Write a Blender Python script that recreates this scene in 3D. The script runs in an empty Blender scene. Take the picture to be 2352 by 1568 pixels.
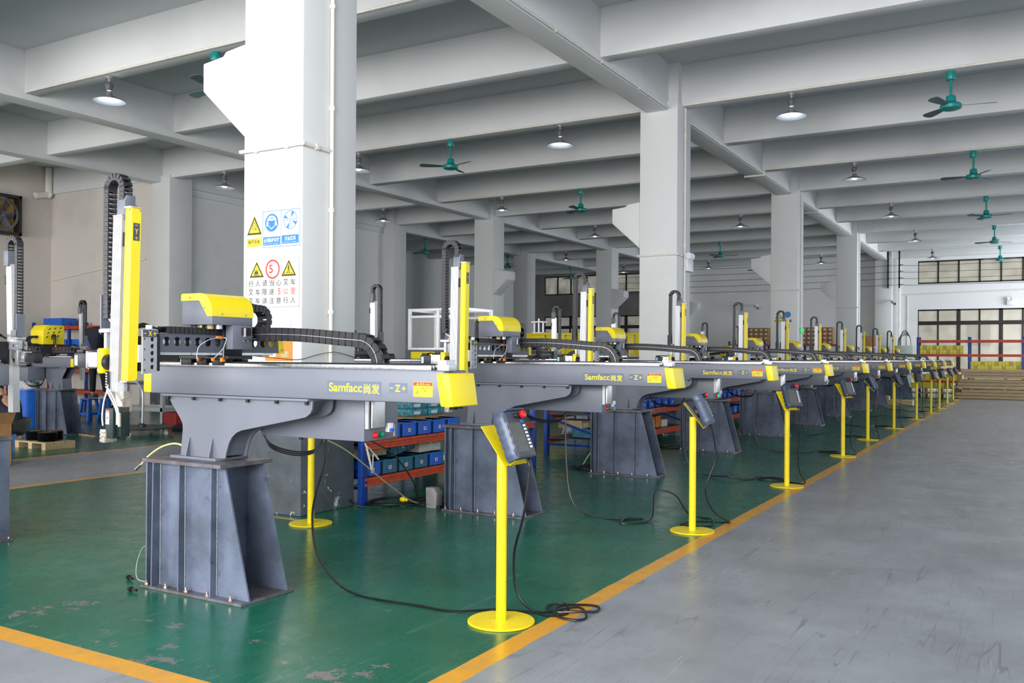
import bpy, bmesh, math, random
from mathutils import Vector, Matrix
random.seed(7)
PI = math.pi
sc = bpy.context.scene
COL = sc.collection

# ------------------------------------------------------------------ camera, light, exposure
cd = bpy.data.cameras.new('camera'); cam = bpy.data.objects.new('camera', cd); COL.objects.link(cam); sc.camera = cam
cd.sensor_fit = 'HORIZONTAL'; cd.sensor_width = 36; cd.lens = 2061.74 / 2352 * 36; cd.shift_y = 29.06 / 2352
cd.clip_start = 0.05; cd.clip_end = 300
def cam_axes(yaw, pitch, roll):
    cy, sy, cp, sp = math.cos(yaw), math.sin(yaw), math.cos(pitch), math.sin(pitch)
    f = Vector((-sy*cp, cy*cp, sp)); r = Vector((cy, sy, 0)); u = r.cross(f); c, s = math.cos(roll), math.sin(roll)
    return c*r + s*u, -s*r + c*u, f
r_, u_, f_ = cam_axes(.525300, .00197661, .00611612)
cam.matrix_world = Matrix(((r_.x, u_.x, -f_.x, 0), (r_.y, u_.y, -f_.y, 0), (r_.z, u_.z, -f_.z, 1.5), (0, 0, 0, 1)))
w = bpy.data.worlds.new('sky'); sc.world = w; w.use_nodes = True
bg = w.node_tree.nodes['Background']; bg.inputs[0].default_value = (.86, .93, 1, 1); bg.inputs[1].default_value = 1.2
def area(name, loc, target, sx, sy, power, col=(1, 1, 1)):
    l = bpy.data.lights.new(name, 'AREA'); l.shape = 'RECTANGLE'; l.size = sx; l.size_y = sy; l.energy = power; l.color = col
    o = bpy.data.objects.new(name, l); COL.objects.link(o); o.location = loc
    o.rotation_euler = (Vector(target) - Vector(loc)).to_track_quat('-Z', 'Y').to_euler(); return o
area('daylight_loading_door', (-2.5, -5, 2.7), (-4.2, 8, 2.3), 8, 4.2, 780, (1, .98, .95))
area('back_fill_light', (-3, -8.5, 4.2), (-5, 14, 3.2), 16, 5, 1700, (1, .985, .97))  # broad fill added behind the camera to lift ceiling and farther columns
area('daylight_left_door', (-19, -5.5, 3.2), (-21, 14, 3), 9, 4, 1250, (1, .97, .94))
area('daylight_far_side_door', (7.5, 41, 3), (-11, 45, 2.4), 8, 5, 1300, (.88, .94, 1))
sc.view_settings.view_transform = 'Standard'; sc.view_settings.look = 'None'; sc.view_settings.gamma = 1
sc.view_settings.use_curve_mapping = False; sc.view_settings.exposure = 0.32
sc.cycles.max_bounces = 8; sc.cycles.diffuse_bounces = 5; sc.cycles.caustics_reflective = False; sc.cycles.caustics_refractive = False

# ------------------------------------------------------------------ materials
def lin(h):
    h = h.lstrip('#'); v = [int(h[i:i+2], 16)/255 for i in (0, 2, 4)]
    return tuple((c/12.92 if c <= .04045 else ((c+.055)/1.055)**2.4) for c in v) + (1,)
class N:
    def __init__(s, name):
        s.m = bpy.data.materials.new(name); s.m.use_nodes = True; s.t = s.m.node_tree; s.b = s.t.nodes['Principled BSDF']
    def n(s, typ, ins=None, **kw):
        x = s.t.nodes.new('ShaderNode' + typ)
        for k, v in kw.items(): setattr(x, k, v)
        for k, v in (ins or {}).items():
            if hasattr(v, 'is_linked'): s.t.links.new(v, x.inputs[k])
            else: x.inputs[k].default_value = v
        return x
    def out(s, sock, inp): s.t.links.new(sock, s.b.inputs[inp])
    def obj(s): return s.n('TexCoord').outputs['Object']
    def pos(s): return s.n('NewGeometry').outputs['Position']
    def noise(s, scale, detail=4, vec=None, rough=.6, dist=0):
        return s.n('TexNoise', {'Vector': vec if vec else s.obj(), 'Scale': scale, 'Detail': detail, 'Roughness': rough, 'Distortion': dist}).outputs[0]
    def ramp(s, f, a, b, ca=(0, 0, 0, 1), cb=(1, 1, 1, 1)):
        x = s.n('ValToRGB', {0: f}); e = x.color_ramp.elements; e[0].position, e[1].position = a, b; e[0].color, e[1].color = ca, cb
        return x.outputs[0]
    def mix(s, f, a, b, bt='MIX'):
        x = s.n('Mix', data_type='RGBA', blend_type=bt)
        for i, v in ((0, f), (6, a), (7, b)):
            if hasattr(v, 'is_linked'): s.t.links.new(v, x.inputs[i])
            else: x.inputs[i].default_value = v
        return x.outputs[2]
    def math(s, op, a, b=0.):
        x = s.n('Math', operation=op)
        for i, v in ((0, a), (1, b)):
            if hasattr(v, 'is_linked'): s.t.links.new(v, x.inputs[i])
            else: x.inputs[i].default_value = v
        return x.outputs[0]
    def bump(s, h, strength=.1, dist=.01):
        s.out(s.n('Bump', {'Height': h, 'Strength': strength, 'Distance': dist}).outputs[0], 'Normal')
M = {}
def mat(k, col, rough=.5, metal=0, var=.06, scale=9, bump=0, bscale=60, spec=.5, emit=0, coat=0, world=False):
    s = N(k.replace('_', ' ')); c = lin(col)
    d = tuple(max(0, x*(1-var*2.2)) for x in c[:3]) + (1,); l = tuple(min(1, x*(1+var)) for x in c[:3]) + (1,)
    v = s.pos() if world else s.obj(); nz = s.noise(scale, 5, v)
    s.out(s.ramp(nz, .35, .65, d, l), 'Base Color'); s.b.inputs['Metallic'].default_value = metal
    s.out(s.n('MapRange', {0: nz, 1: .3, 2: .7, 3: max(.02, rough-.06), 4: min(1, rough+.06)}).outputs[0], 'Roughness')
    s.b.inputs['Specular IOR Level'].default_value = spec; s.b.inputs['Coat Weight'].default_value = coat
    if emit: s.b.inputs['Emission Color'].default_value = c; s.b.inputs['Emission Strength'].default_value = emit
    if bump: s.bump(s.noise(bscale, 4, v), bump, .004)
    M[k] = s.m; return s
mat('grey_paint', '#686c78', .42, 0, .03, 3, .04, 300)
mat('dark_grey_paint', '#505460', .45, 0, .04, 3)
mat('yellow_paint', '#f2da02', .38, 0, .02, 3)
s = N('chipped stand yellow'); c = s.mix(s.ramp(s.noise(12, 4), .35, .65), lin('#e6cb0c'), lin('#f0d718'))
s.out(s.mix(s.ramp(s.noise(55, 5, None, .7), .66, .68), c, lin('#2f2b26')), 'Base Color'); s.b.inputs['Roughness'].default_value = .33; M['stand_yellow'] = s.m
mat('aluminium', '#c9cacc', .36, .85, .05, 20)
mat('white_aluminium', '#cfd0d3', .38, .5, .02, 20)
mat('bright_steel', '#b9b9ba', .22, 1, .08, 30)
mat('dark_steel', '#2c2c30', .45, .6, .1, 30)
mat('black_plastic', '#1b1b1f', .48, 0, .12, 30)
mat('chain_plastic', '#222227', .42, 0, .1, 30)
mat('black_cable', '#111114', .4, 0, .1, 30)
mat('motor_black', '#26282c', .4, .2, .08, 30)
mat('pendant_blue', '#3c4962', .38, 0, .06, 30)
mat('pendant_face', '#3c4048', .45, 0, .04, 30)
mat('screen', '#4a4c49', .18, 0, .1, 40)
mat('white_plastic', '#e6e6e6', .4, 0, .02)
mat('label_white', '#d8dadc', .5, 0, .01)
mat('label_grey', '#454b5a', .5, 0, .02)
mat('logo_plate', '#5b6478', .5, 0, .02)
mat('label_yellow', '#e8cf22', .5, 0, .02)
mat('label_red', '#cf2a1c', .5, 0, .02)
mat('label_blue', '#1b78bd', .5, 0, .02)
mat('sky_label', '#a9cfe8', .5, 0, .02)
mat('ink', '#2e2a28', .6, 0, .02)
mat('ink_red', '#d8402f', .6, 0, .02)
mat('ink_grey', '#98918f', .6, 0, .02)
mat('red_button', '#cf1420', .25, 0, .02)
mat('green_button', '#0b8062', .25, 0, .02)
mat('green_led', '#12c98a', .3, 0, .02, emit=.8)
mat('red_led', '#ff2a3a', .3, 0, .02, emit=1.2)
mat('exit_green', '#0fae62', .3, 0, .02, emit=.5)
mat('orange_plastic', '#ec8a2d', .4, 0, .05)
mat('orange_paint', '#c9481f', .45, 0, .14, 14)
mat('rack_blue', '#143f96', .42, 0, .1, 14)
mat('bin_blue', '#2768cf', .4, 0, .08, 10)
mat('bin_teal', '#2c6f8c', .42, 0, .1, 10)
mat('bin_dark', '#16171c', .6, 0, .3, 60)
mat('teal_box', '#3f97a8', .55, 0, .35, 30)
mat('cardboard', '#a57a4c', .8, 0, .1, 12)
mat('white_card', '#d3d0c8', .7, 0, .08, 12)
mat('beige_card', '#c2ae85', .75, 0, .14, 12)
mat('pvc', '#e6e2d8', .42, 0, .04, 6)
mat('brass', '#b08a52', .35, .8, .1)
mat('acrylic', '#dfe3ea', .2, 0, .02)
mat('clear_hose', '#b4b6ba', .25, 0, .03)
mat('yellow_hose', '#d8cd8c', .4, 0, .05)
mat('gripper_dark', '#20302f', .4, .3, .08)
mat('weld', '#8d909a', .5, .3, .15, 60)
mat('plate_grey', '#a2a5ab', .45, .3, .05, 20)
mat('rail_strip', '#8f867e', .4, .5, .06, 30)
mat('grey_wall', '#8b8986', .85, 0, .1, .5, .1, 14, world=True)  # darker grey for the left stretch of the end wall
mat('grey_hose', '#66746a', .4, 0, .05)
mat('nickel', '#c3b8ab', .3, .8, .15, 60)
mat('fan_teal', '#0b8c86', .35, 0, .06)
mat('fan_blade', '#5c7272', .5, 0, .04)
mat('lamp_metal', '#a8abb0', .35, .6, .05)
mat('lamp_inside', '#dfe8f2', .35, .2, .02)
mat('lamp_socket', '#5c5a5c', .5, 0, .06)
mat('bulb_bright', '#f4f8ff', .3, 0, 0, emit=26)
mat('bulb_dim', '#fff7ea', .3, 0, 0, emit=8)
mat('window_frame', '#2e2623', .5, 0, .15, 8)
mat('dark_shirt', '#16182a', .85, 0, .15, 20)
mat('dark_trousers', '#1c1d24', .85, 0, .15, 20)
mat('olive_trousers', '#33362f', .85, 0, .15, 20)
mat('skin', '#b98a6c', .5, 0, .05)
mat('hair', '#121012', .6, 0, .1)
mat('shoe', '#6d6660', .7, 0, .15, 20)
mat('stool_blue', '#2a64c0', .38, 0, .05)
mat('barrel_blue', '#1560c4', .35, 0, .07)
mat('red_paint', '#8e1f22', .45, 0, .12)
mat('bag_white', '#b9b7ba', .5, 0, .2, 20)
mat('cabinet_grey', '#a9b3ab', .5, 0, .05)
mat('yellow_carton', '#ebe04a', .6, 0, .22, 26)
mat('tan_carton', '#cfb063', .7, 0, .22, 26)
mat('steel_plate', '#55565a', .5, .7, .25, 14)
mat('foot_switch', '#8d8d8b', .5, 0, .06)
mat('building', '#e2dccd', .8, 0, .1, .6)
mat('tan_wood', '#b99a6c', .8, 0, .2, 10)

# worn painted or raw surfaces that need their own graphs
s = N('raw steel plate'); n1 = s.noise(3.2, 6); n2 = s.noise(9, 8, rough=.7); n3 = s.noise(1.7, 4)
c = s.mix(s.ramp(n1, .35, .68), lin('#4c5464'), lin('#6c768c')); c = s.mix(s.ramp(n3, .6, .8), c, lin('#736c7e'))
c = s.mix(s.ramp(n2, .6, .74), c, lin('#3b3a40')); s.out(c, 'Base Color'); s.b.inputs['Metallic'].default_value = .25
s.out(s.n('MapRange', {0: n2, 1: .3, 2: .7, 3: .34, 4: .6}).outputs[0], 'Roughness'); s.bump(n2, .08); M['raw_steel'] = s.m
s = N('rusty steel plate'); n1 = s.noise(6, 6); n2 = s.noise(25, 6)
c = s.mix(s.ramp(n1, .4, .62), lin('#5b5154'), lin('#70757f')); c = s.mix(s.ramp(n2, .6, .75), c, lin('#6a4538')); s.out(c, 'Base Color')
s.b.inputs['Metallic'].default_value = .4; s.b.inputs['Roughness'].default_value = .5; M['rusty_steel'] = s.m
def wall_paint(k, base, dirty, sc_=.5, amt=.5):
    s = N(k.replace('_', ' ')); p = s.pos(); n1 = s.noise(sc_, 6, p); n2 = s.noise(7, 8, p, .7)
    c = s.mix(s.math('MULTIPLY', s.ramp(n1, .5, .8), amt), lin(base), lin(dirty)); c = s.mix(s.math('MULTIPLY', s.ramp(n2, .64, .8), .5*amt), c, lin(dirty))
    s.out(c, 'Base Color'); s.b.inputs['Roughness'].default_value = .75; s.bump(s.noise(14, 6, p), .12, .01); M[k] = s.m
wall_paint('white_wall', '#e4e4e4', '#c4c2be'); wall_paint('warm_wall', '#d6cfc8', '#a99f97', .35, .6)
wall_paint('concrete_white', '#dcdddd', '#b9bcbc', .4, .5); wall_paint('slab', '#c6cbcc', '#b0b6b8', .3, .5)
# column: dark grey painted plinth with chipped edge
s = N('painted column'); p = s.pos(); z = s.n('SeparateXYZ', {0: p}).outputs[2]; n1 = s.noise(.6, 6, p); n2 = s.noise(9, 6, p, .65)
white = s.mix(s.math('MULTIPLY', s.ramp(n1, .5, .8), .4), lin('#dadbdb'), lin('#c4c3c1')); grey = s.mix(s.ramp(s.noise(3, 5, p), .4, .7), lin('#5c636d'), lin('#474b50'))
chip = s.math('GREATER_THAN', s.math('ADD', n2, s.math('MULTIPLY', z, -.22)), .60)
low = s.math('LESS_THAN', z, .98); mask = s.math('MULTIPLY', low, s.math('SUBTRACT', 1., chip))
s.out(s.mix(mask, white, grey), 'Base Color'); s.b.inputs['Roughness'].default_value = .65; s.bump(s.noise(12, 6, p), .1, .01); M['column_paint'] = s.m
# floor: grey aisles, green bays, ochre lines
s = N('painted factory floor'); p = s.pos(); sep = s.n('SeparateXYZ', {0: p}); X, Y = sep.outputs[0], sep.outputs[1]
wob = s.math('MULTIPLY', s.math('SUBTRACT', s.noise(3, 3, p), .5), .02); Xw = s.math('ADD', X, wob)
def band(v, a, b): return s.math('MULTIPLY', s.math('GREATER_THAN', v, a), s.math('LESS_THAN', v, b))
green_m = s.math('MULTIPLY', s.math('GREATER_THAN', Y, 2.86), s.math('MAXIMUM', band(Xw, -9.8, -2.39), s.math('LESS_THAN', Xw, -12.36)))
line = s.math('MAXIMUM', s.math('MULTIPLY', s.math('GREATER_THAN', Y, 2.72), s.math('MAXIMUM', s.math('MAXIMUM', band(Xw, -2.392, -2.262), band(Xw, -9.84, -9.72)), band(Xw, -12.42, -12.3))),
              s.math('MULTIPLY', band(Y, 2.73, 2.865), s.math('MAXIMUM', band(X, -9.8, -2.262), s.math('LESS_THAN', X, -12.3))))
line = s.math('MAXIMUM', line, s.math('MULTIPLY', band(Y, 6.05, 6.11), band(X, -6.7, -5.75)))
nb = s.noise(1.1, 6, p, .65); nf = s.noise(5, 8, p, .7)
def streak(rot, sx, sy, wd, sc_):   # long thin scuff lines: contours of a stretched noise, broken up by a second one
    v = s.n('Mapping', {0: p, 2: (0, 0, rot), 3: (sx, sy, 1)}).outputs[0]; n_ = s.noise(sc_, 1.5, v, .5)
    l_ = s.math('LESS_THAN', s.math('ABSOLUTE', s.math('SUBTRACT', n_, .5)), wd)
    return s.math('MULTIPLY', l_, s.ramp(s.noise(1.3, 3, s.n('Mapping', {0: p, 1: (rot*9, 3, 0)}).outputs[0]), .48, .62))
scr = s.math('MAXIMUM', s.math('MAXIMUM', streak(.35, 3.4, .16, .006, 2.2), streak(-.75, 3.8, .14, .0045, 2.4)), streak(1.2, 3.0, .2, .004, 1.8))
scr2 = streak(.1, 4.5, .12, .0022, 2.0)
green = s.mix(s.ramp(nb, .35, .68), lin('#09553d'), lin('#196650')); green = s.mix(s.math('MULTIPLY', scr, .3), green, lin('#5d8a7c'))
worn = s.math('MULTIPLY', s.ramp(s.noise(2.3, 7, p, .75), .575, .585), s.math('LESS_THAN', s.math('ADD', Y, s.math('MULTIPLY', nb, .8)), 3.85)); green = s.mix(worn, green, lin('#6d6a6a'))
grey = s.mix(s.ramp(nb, .3, .7), lin('#7a7d83'), lin('#969aa1')); grey = s.mix(s.math('MULTIPLY', s.ramp(nf, .55, .75), .35), grey, lin('#6d7076')); grey = s.mix(s.math('MULTIPLY', scr, .5), grey, lin('#54575c')); grey = s.mix(s.math('MULTIPLY', scr2, .35), grey, lin('#c0c4c9'))
ochre = s.mix(s.ramp(nf, .42, .72), lin('#d99a22'), lin('#b98a4a'))
c = s.mix(green_m, grey, green); c = s.mix(line, c, ochre); s.out(c, 'Base Color')
rg = s.n('MapRange', {0: nf, 1: .3, 2: .75, 3: .17, 4: .36}).outputs[0]; s.out(s.math('ADD', rg, s.math('MULTIPLY', s.math('SUBTRACT', 1., green_m), .06)), 'Roughness')
s.b.inputs['Specular IOR Level'].default_value = .55; s.bump(s.noise(2.2, 5, p), .05, .01); M['floor'] = s.m
# old dusty glass
s = N('dusty window glass'); p = s.pos(); nz = s.noise(1.6, 6, p); g = s.ramp(nz, .3, .7, lin('#aca490'), lin('#cbc3ae')); s.out(g, 'Base Color'); s.b.inputs['Roughness'].default_value = .18
tr = s.n('BsdfTransparent'); mx = s.n('MixShader', {0: s.n('MapRange', {0: nz, 1: .3, 2: .7, 3: .35, 4: .62}).outputs[0]})
s.t.links.new(s.b.outputs[0], mx.inputs[1]); s.t.links.new(tr.outputs[0], mx.inputs[2]); s.t.links.new(mx.outputs[0], s.t.nodes['Material Output'].inputs[0]); M['dusty_glass'] = s.m
s = N('clear panel'); tr = s.n('BsdfTransparent'); mx = s.n('MixShader', {0: .86}); s.b.inputs['Roughness'].default_value = .05
s.t.links.new(s.b.outputs[0], mx.inputs[1]); s.t.links.new(tr.outputs[0], mx.inputs[2]); s.t.links.new(mx.outputs[0], s.t.nodes['Material Output'].inputs[0]); M['clear_panel'] = s.m
# rough sawn timber
s = N('sawn timber'); v = s.n('Mapping', {0: s.obj(), 3: (1, 14, 14)}).outputs[0]; nz = s.noise(2.4, 6, v); oi = s.n('ObjectInfo').outputs['Random']
c = s.mix(s.ramp(nz, .35, .7), lin('#dcc49b'), lin('#b09472')); c = s.mix(s.math('MULTIPLY', oi, .55), c, lin('#9a8361')); s.out(c, 'Base Color'); s.b.inputs['Roughness'].default_value = .8; M['timber'] = s.m

# ------------------------------------------------------------------ mesh helpers
ORG = Vector((0, 0, 0))
class MB:
    def __init__(s): s.v = []; s.f = []; s.m = []; s.c = 0
    def add(s, vs, fs):
        o = len(s.v); s.v += [tuple(x) for x in vs]; s.f += [tuple(i+o for i in f) for f in fs]; s.m += [s.c]*len(fs); return s
    def box(s, x0, x1, y0, y1, z0, z1):
        return s.add([(x, y, z) for x in (x0, x1) for y in (y0, y1) for z in (z0, z1)],
                     [(0, 1, 3, 2), (4, 6, 7, 5), (0, 4, 5, 1), (2, 3, 7, 6), (0, 2, 6, 4), (1, 5, 7, 3)])
    def obox(s, c, a, b, n, ha, hb, hn):
        c, a, b, n = Vector(c), Vector(a)*ha, Vector(b)*hb, Vector(n)*hn
        return s.add([c + i*a + j*b + k*n for i in (-1, 1) for j in (-1, 1) for k in (-1, 1)],
                     [(0, 1, 3, 2), (4, 6, 7, 5), (0, 4, 5, 1), (2, 3, 7, 6), (0, 2, 6, 4), (1, 5, 7, 3)])
    def prism(s, poly, ax, a, b):
        n = len(poly); f = {'y': lambda p, t: (p[0], t, p[1]), 'x': lambda p, t: (t, p[0], p[1]), 'z': lambda p, t: (p[0], p[1], t)}[ax]
        return s.add([f(p, a) for p in poly] + [f(p, b) for p in poly], [tuple(range(n)), tuple(range(2*n-1, n-1, -1))] + [(i, i+n, (i+1) % n+n, (i+1) % n) for i in range(n)])
    def cyl(s, p0, p1, r0, r1=None, n=14, cap=True):
        p0, p1 = Vector(p0), Vector(p1); r1 = r0 if r1 is None else r1; d = (p1-p0).normalized()
        u = d.orthogonal().normalized(); v = d.cross(u); vs = []
        for p, r in ((p0, r0), (p1, r1)): vs += [p + r*(math.cos(2*PI*i/n)*u + math.sin(2*PI*i/n)*v) for i in range(n)]
        fs = [(i, (i+1) % n, (i+1) % n+n, i+n) for i in range(n)]
        if cap: fs += [tuple(range(n-1, -1, -1)), tuple(range(n, 2*n))]
        return s.add(vs, fs)
    def tube(s, pts, r, n=6):
        pts = [Vector(p) for p in pts]; vs = []; u = None
        for i, p in enumerate(pts):
            t = (pts[min(i+1, len(pts)-1)] - pts[max(i-1, 0)]).normalized()
            u = (t.orthogonal() if u is None else u - t*u.dot(t)).normalized(); v = t.cross(u)
            vs += [p + r*(math.cos(2*PI*k/n)*u + math.sin(2*PI*k/n)*v) for k in range(n)]
        m = len(pts); fs = [(i*n+k, i*n+(k+1) % n, (i+1)*n+(k+1) % n, (i+1)*n+k) for i in range(m-1) for k in range(n)]
        return s.add(vs, fs + [tuple(range(n-1, -1, -1)), tuple(range((m-1)*n, m*n))])
    def lathe(s, prof, c=(0, 0, 0), n=24, ax='z', cap=True):
        vs = []
        for r, h in prof:
            for k in range(n):
                a = 2*PI*k/n; x, y = r*math.cos(a), r*math.sin(a)
                vs.append({'z': (c[0]+x, c[1]+y, c[2]+h), 'x': (c[0]+h, c[1]+x, c[2]+y), 'y': (c[0]+y, c[1]+h, c[2]+x)}[ax])
        m = len(prof); fs = [(i*n+k, i*n+(k+1) % n, (i+1)*n+(k+1) % n, (i+1)*n+k) for i in range(m-1) for k in range(n)]
        if cap and prof[0][0] > 1e-4: fs.append(tuple(range(n-1, -1, -1)))
        if cap and prof[-1][0] > 1e-4: fs.append(tuple(range((m-1)*n, m*n)))
        return s.add(vs, fs)
    def ball(s, c, r, n=12, sq=(1, 1, 1)):
        k = n//2+1; o = len(s.v); s.lathe([(r*math.sin(PI*i/k) if 0 < i < k else 1e-5, -r*math.cos(PI*i/k)) for i in range(k+1)], (0, 0, 0), n)
        for i in range(o, len(s.v)): s.v[i] = tuple(c[j] + s.v[i][j]*sq[j] for j in range(3))
        return s
    def holed(s, cells, v0, v1, to3, t, vc, n=16):
        """plate split in cells (u0,u1,uc,r) along u; r = 0 is a plain cell; to3(u,v,w) maps to space, w in (0,t)"""
        for u0, u1, uc, r in cells:
            if r == 0:
                s.add([to3(u, v, k) for k in (0, t) for (u, v) in ((u0, v0), (u1, v0), (u1, v1), (u0, v1))], [(0, 1, 2, 3), (7, 6, 5, 4), (0, 4, 5, 1), (2, 6, 7, 3), (1, 5, 6, 2), (0, 3, 7, 4)]); continue
            an = sorted([2*PI*i/n for i in range(n)] + [math.atan2(v-vc, u-uc) % (2*PI) for u in (u0, u1) for v in (v0, v1)]); an = [a for i, a in enumerate(an) if i == 0 or a-an[i-1] > 1e-4]
            inn, outp = [], []
            for a in an:
                ca, sa = math.cos(a), math.sin(a); k = min(((u1-uc)/ca if ca > 1e-9 else (u0-uc)/ca if ca < -1e-9 else 9e9), ((v1-vc)/sa if sa > 1e-9 else (v0-vc)/sa if sa < -1e-9 else 9e9))
                inn.append((uc+r*ca, vc+r*sa)); outp.append((uc+k*ca, vc+k*sa))
            m = len(an); vs = [to3(u, v, k) for k in (0, t) for (u, v) in inn+outp]; fs = []
            for i in range(m):
                j = (i+1) % m; fs += [(i, j, m+j, m+i), (2*m+j, 2*m+i, 3*m+i, 3*m+j), (i, 2*m+i, 2*m+j, j), (m+i, m+j, 3*m+j, 3*m+i)]
            s.add(vs, fs)
        return s
    def build(s, name, mats, parent=None, bevel=0, seg=2, ang=35):
        me = bpy.data.meshes.new(name); org = ORG
        me.from_pydata([(v[0]-org.x, v[1]-org.y, v[2]-org.z) for v in s.v], [], s.f)
        for k in (mats if isinstance(mats, (list, tuple)) else [mats]): me.materials.append(M[k])
        me.polygons.foreach_set('material_index', s.m)
        bm = bmesh.new(); bm.from_mesh(me); bmesh.ops.recalc_face_normals(bm, faces=bm.faces)
        if bevel:
            bm.normal_update(); es = [e for e in bm.edges if len(e.link_faces) == 2 and e.calc_face_angle(0) > math.radians(30)]
            bmesh.ops.bevel(bm, geom=es, offset=bevel, segments=seg, profile=.5, affect='EDGES', clamp_overlap=True)
        bm.to_mesh(me); bm.free(); me.polygons.foreach_set('use_smooth', [True]*len(me.polygons)); me.set_sharp_from_angle(angle=math.radians(ang))
        o = bpy.data.objects.new(name, me); COL.objects.link(o)
        if parent: o.parent = parent
        else: o.location = org
        return o
def tag(o, label=None, cat=None, group=None, kind=None):
    for k, v in (('label', label), ('category', cat), ('group', group), ('kind', kind)):
        if v: o[k] = v
    return o
def at(x=0, y=0, z=0):
    global ORG; ORG = Vector((x, y, z)); return ORG
def thing(name, label, cat, loc=(0, 0, 0), group=None, rz=0):
    at(*loc); o = bpy.data.objects.new(name, None); o.empty_display_size = .2; COL.objects.link(o); o.location = loc; o.rotation_euler = (0, 0, rz)
    return tag(o, label, cat, group)
def struct(mb, name, m, bevel=0): at(); return tag(mb.build(name, m, None, bevel), kind='structure')
def box(x0, x1, y0, y1, z0, z1): return MB().box(x0, x1, y0, y1, z0, z1)
def B(name, m, parent, *b, bevel=0, label=None):
    o = box(*b).build(name, m, parent, bevel); 
    if label: o['label'] = label
    return o
def smooth(pts, n=6):
    P = [Vector(p) for p in pts]; out = []
    for i in range(len(P)-1):
        a, b, c, d = P[max(i-1, 0)], P[i], P[i+1], P[min(i+2, len(P)-1)]
        for k in range(n):
            t = k/n; out.append(.5*((2*b)+(c-a)*t+(2*a-5*b+4*c-d)*t*t+(3*b-a-3*c+d)*t**3))
    return out + [P[-1]]
def resample(pts, step):
    P = [Vector(p) for p in pts]; out = [P[0]]; acc = 0
    for a, b in zip(P, P[1:]):
        L = (b-a).length; t = step-acc
        while t <= L: out.append(a+(b-a)*(t/L)); t += step
        acc = (acc+L) % step
    return out
def chain(mb, pts, wd, pitch, h, w):
    wd = Vector(wd).normalized(); P = resample(pts, pitch)
    for i in range(len(P)-1):
        c = (P[i]+P[i+1])/2; t = (P[i+1]-P[i]).normalized(); n = wd.cross(t)
        for sgn in (-1, 1):
            mb.obox(c+wd*sgn*(w/2-.004), t, n, wd, pitch*.40, h/2, .004); mb.obox(c+t*pitch*.5+wd*sgn*(w/2-.007), t, n, wd, pitch*.34, h*.40, .003)
            mb.obox(c+n*sgn*(h/2-.002), t, n, wd, pitch*.24, .0025, w/2-.002)
    return mb
def arc(cx, cz, r, a0, a1, n=14): return [(cx+r*math.cos(a0+(a1-a0)*i/n), cz+r*math.sin(a0+(a1-a0)*i/n)) for i in range(n+1)]
FC = bpy.data.curves.new('type', 'FONT'); FO = bpy.data.objects.new('type', FC); COL.objects.link(FO)
def text(body, name, m, parent, face, u0, v0, wdt, hgt, d, bold=0):
    """lettering as a mesh fitted in a box; face 'y-' reads along +x seen from -y, 'x+' reads along +y seen from +x"""
    FC.body = body; FC.offset = bold; FC.extrude = 0; bpy.context.view_layer.update()
    me = bpy.data.meshes.new_from_object(FO.evaluated_get(bpy.context.evaluated_depsgraph_get())); me.name = name
    xs = [v.co.x for v in me.vertices]; ys = [v.co.y for v in me.vertices]; x0, y0 = min(xs), min(ys); kx, ky = wdt/max(1e-6, max(xs)-x0), hgt/max(1e-6, max(ys)-y0)
    for v in me.vertices:
        u, q = u0+(v.co.x-x0)*kx, v0+(v.co.y-y0)*ky
        p = {'y-': (u, d, q), 'x+': (d, u, q)}[face]; v.co = Vector(p)-ORG
    me.materials.clear(); me.materials.append(M[m]); o = bpy.data.objects.new(name, me); COL.objects.link(o)
    if parent: o.parent = parent
    else: o.location = ORG
    return o
def copy_tree(o, parent=None):
    c = o.copy(); COL.objects.link(c); c.parent = parent
    for ch in list(o.children): copy_tree(ch, c)
    return c
ORD = ['first', 'second', 'third', 'fourth', 'fifth', 'sixth', 'seventh', 'eighth', 'ninth', 'tenth', 'eleventh', 'twelfth', 'thirteenth', 'fourteenth']

# ------------------------------------------------------------------ setting
struct(box(-34, 16, -14, 47.1, -.2, 0), 'floor', 'floor')
struct(box(-27, 4.6, -6, 47.1, 7.12, 7.3), 'ceiling', 'slab')
for x0, x1 in ((-6.48, -6.05), (-16.66, -16.22), (-21.2, -20.77), (3.72, 4.16)):
    struct(box(x0, x1, -6, 46.9, 6.21, 7.13), 'ceiling_beam', 'concrete_white', .012)
for k in range(-4, 10):
    y = 16.55 + 3.345*k
    for x0, x1 in ((-26.5, -21.2), (-20.77, -16.66), (-16.22, -6.48), (-6.05, 3.72)):
        struct(box(x0, x1, y, y+.3, 6.32, 7.13), 'ceiling_beam', 'concrete_white', .012)
def column(x0, y0, side, corbel=True):
    x1, y1 = x0+.76, y0+.76
    mb = box(x0, x1, y0, y1, 0, 6.4)
    if corbel:
        xa, s_ = (x0, -1) if side < 0 else (x1, 1)
        P = [(xa, 3.60), (xa+s_*.58, 4.12), (xa+s_*.58, 4.40), (xa+s_*.30, 4.43), (xa+s_*.26, 4.47), (xa, 4.50)]
        mb.prism(P, 'y', y0, y0+.55)
    for dx in (.14, .62): pass
    struct(box(x0+.08, x1-.01, y0+.06, y1-.06, 6.3, 7.13), 'column_stub', 'concrete_white')
    return struct(mb, 'column', 'column_paint', .012)
CY = [6.203 + 10.1*k for k in range(-1, 5)]
for i, y in enumerate(CY[:-1]): column(-6.605, y, -1)
for i, y in enumerate(CY): column(-16.85, y, 1)
column(-6.605, 46.35, -1, False)
for y in (16.5, 26.45, 36.6): column(-21.16, y, 1, False)
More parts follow.
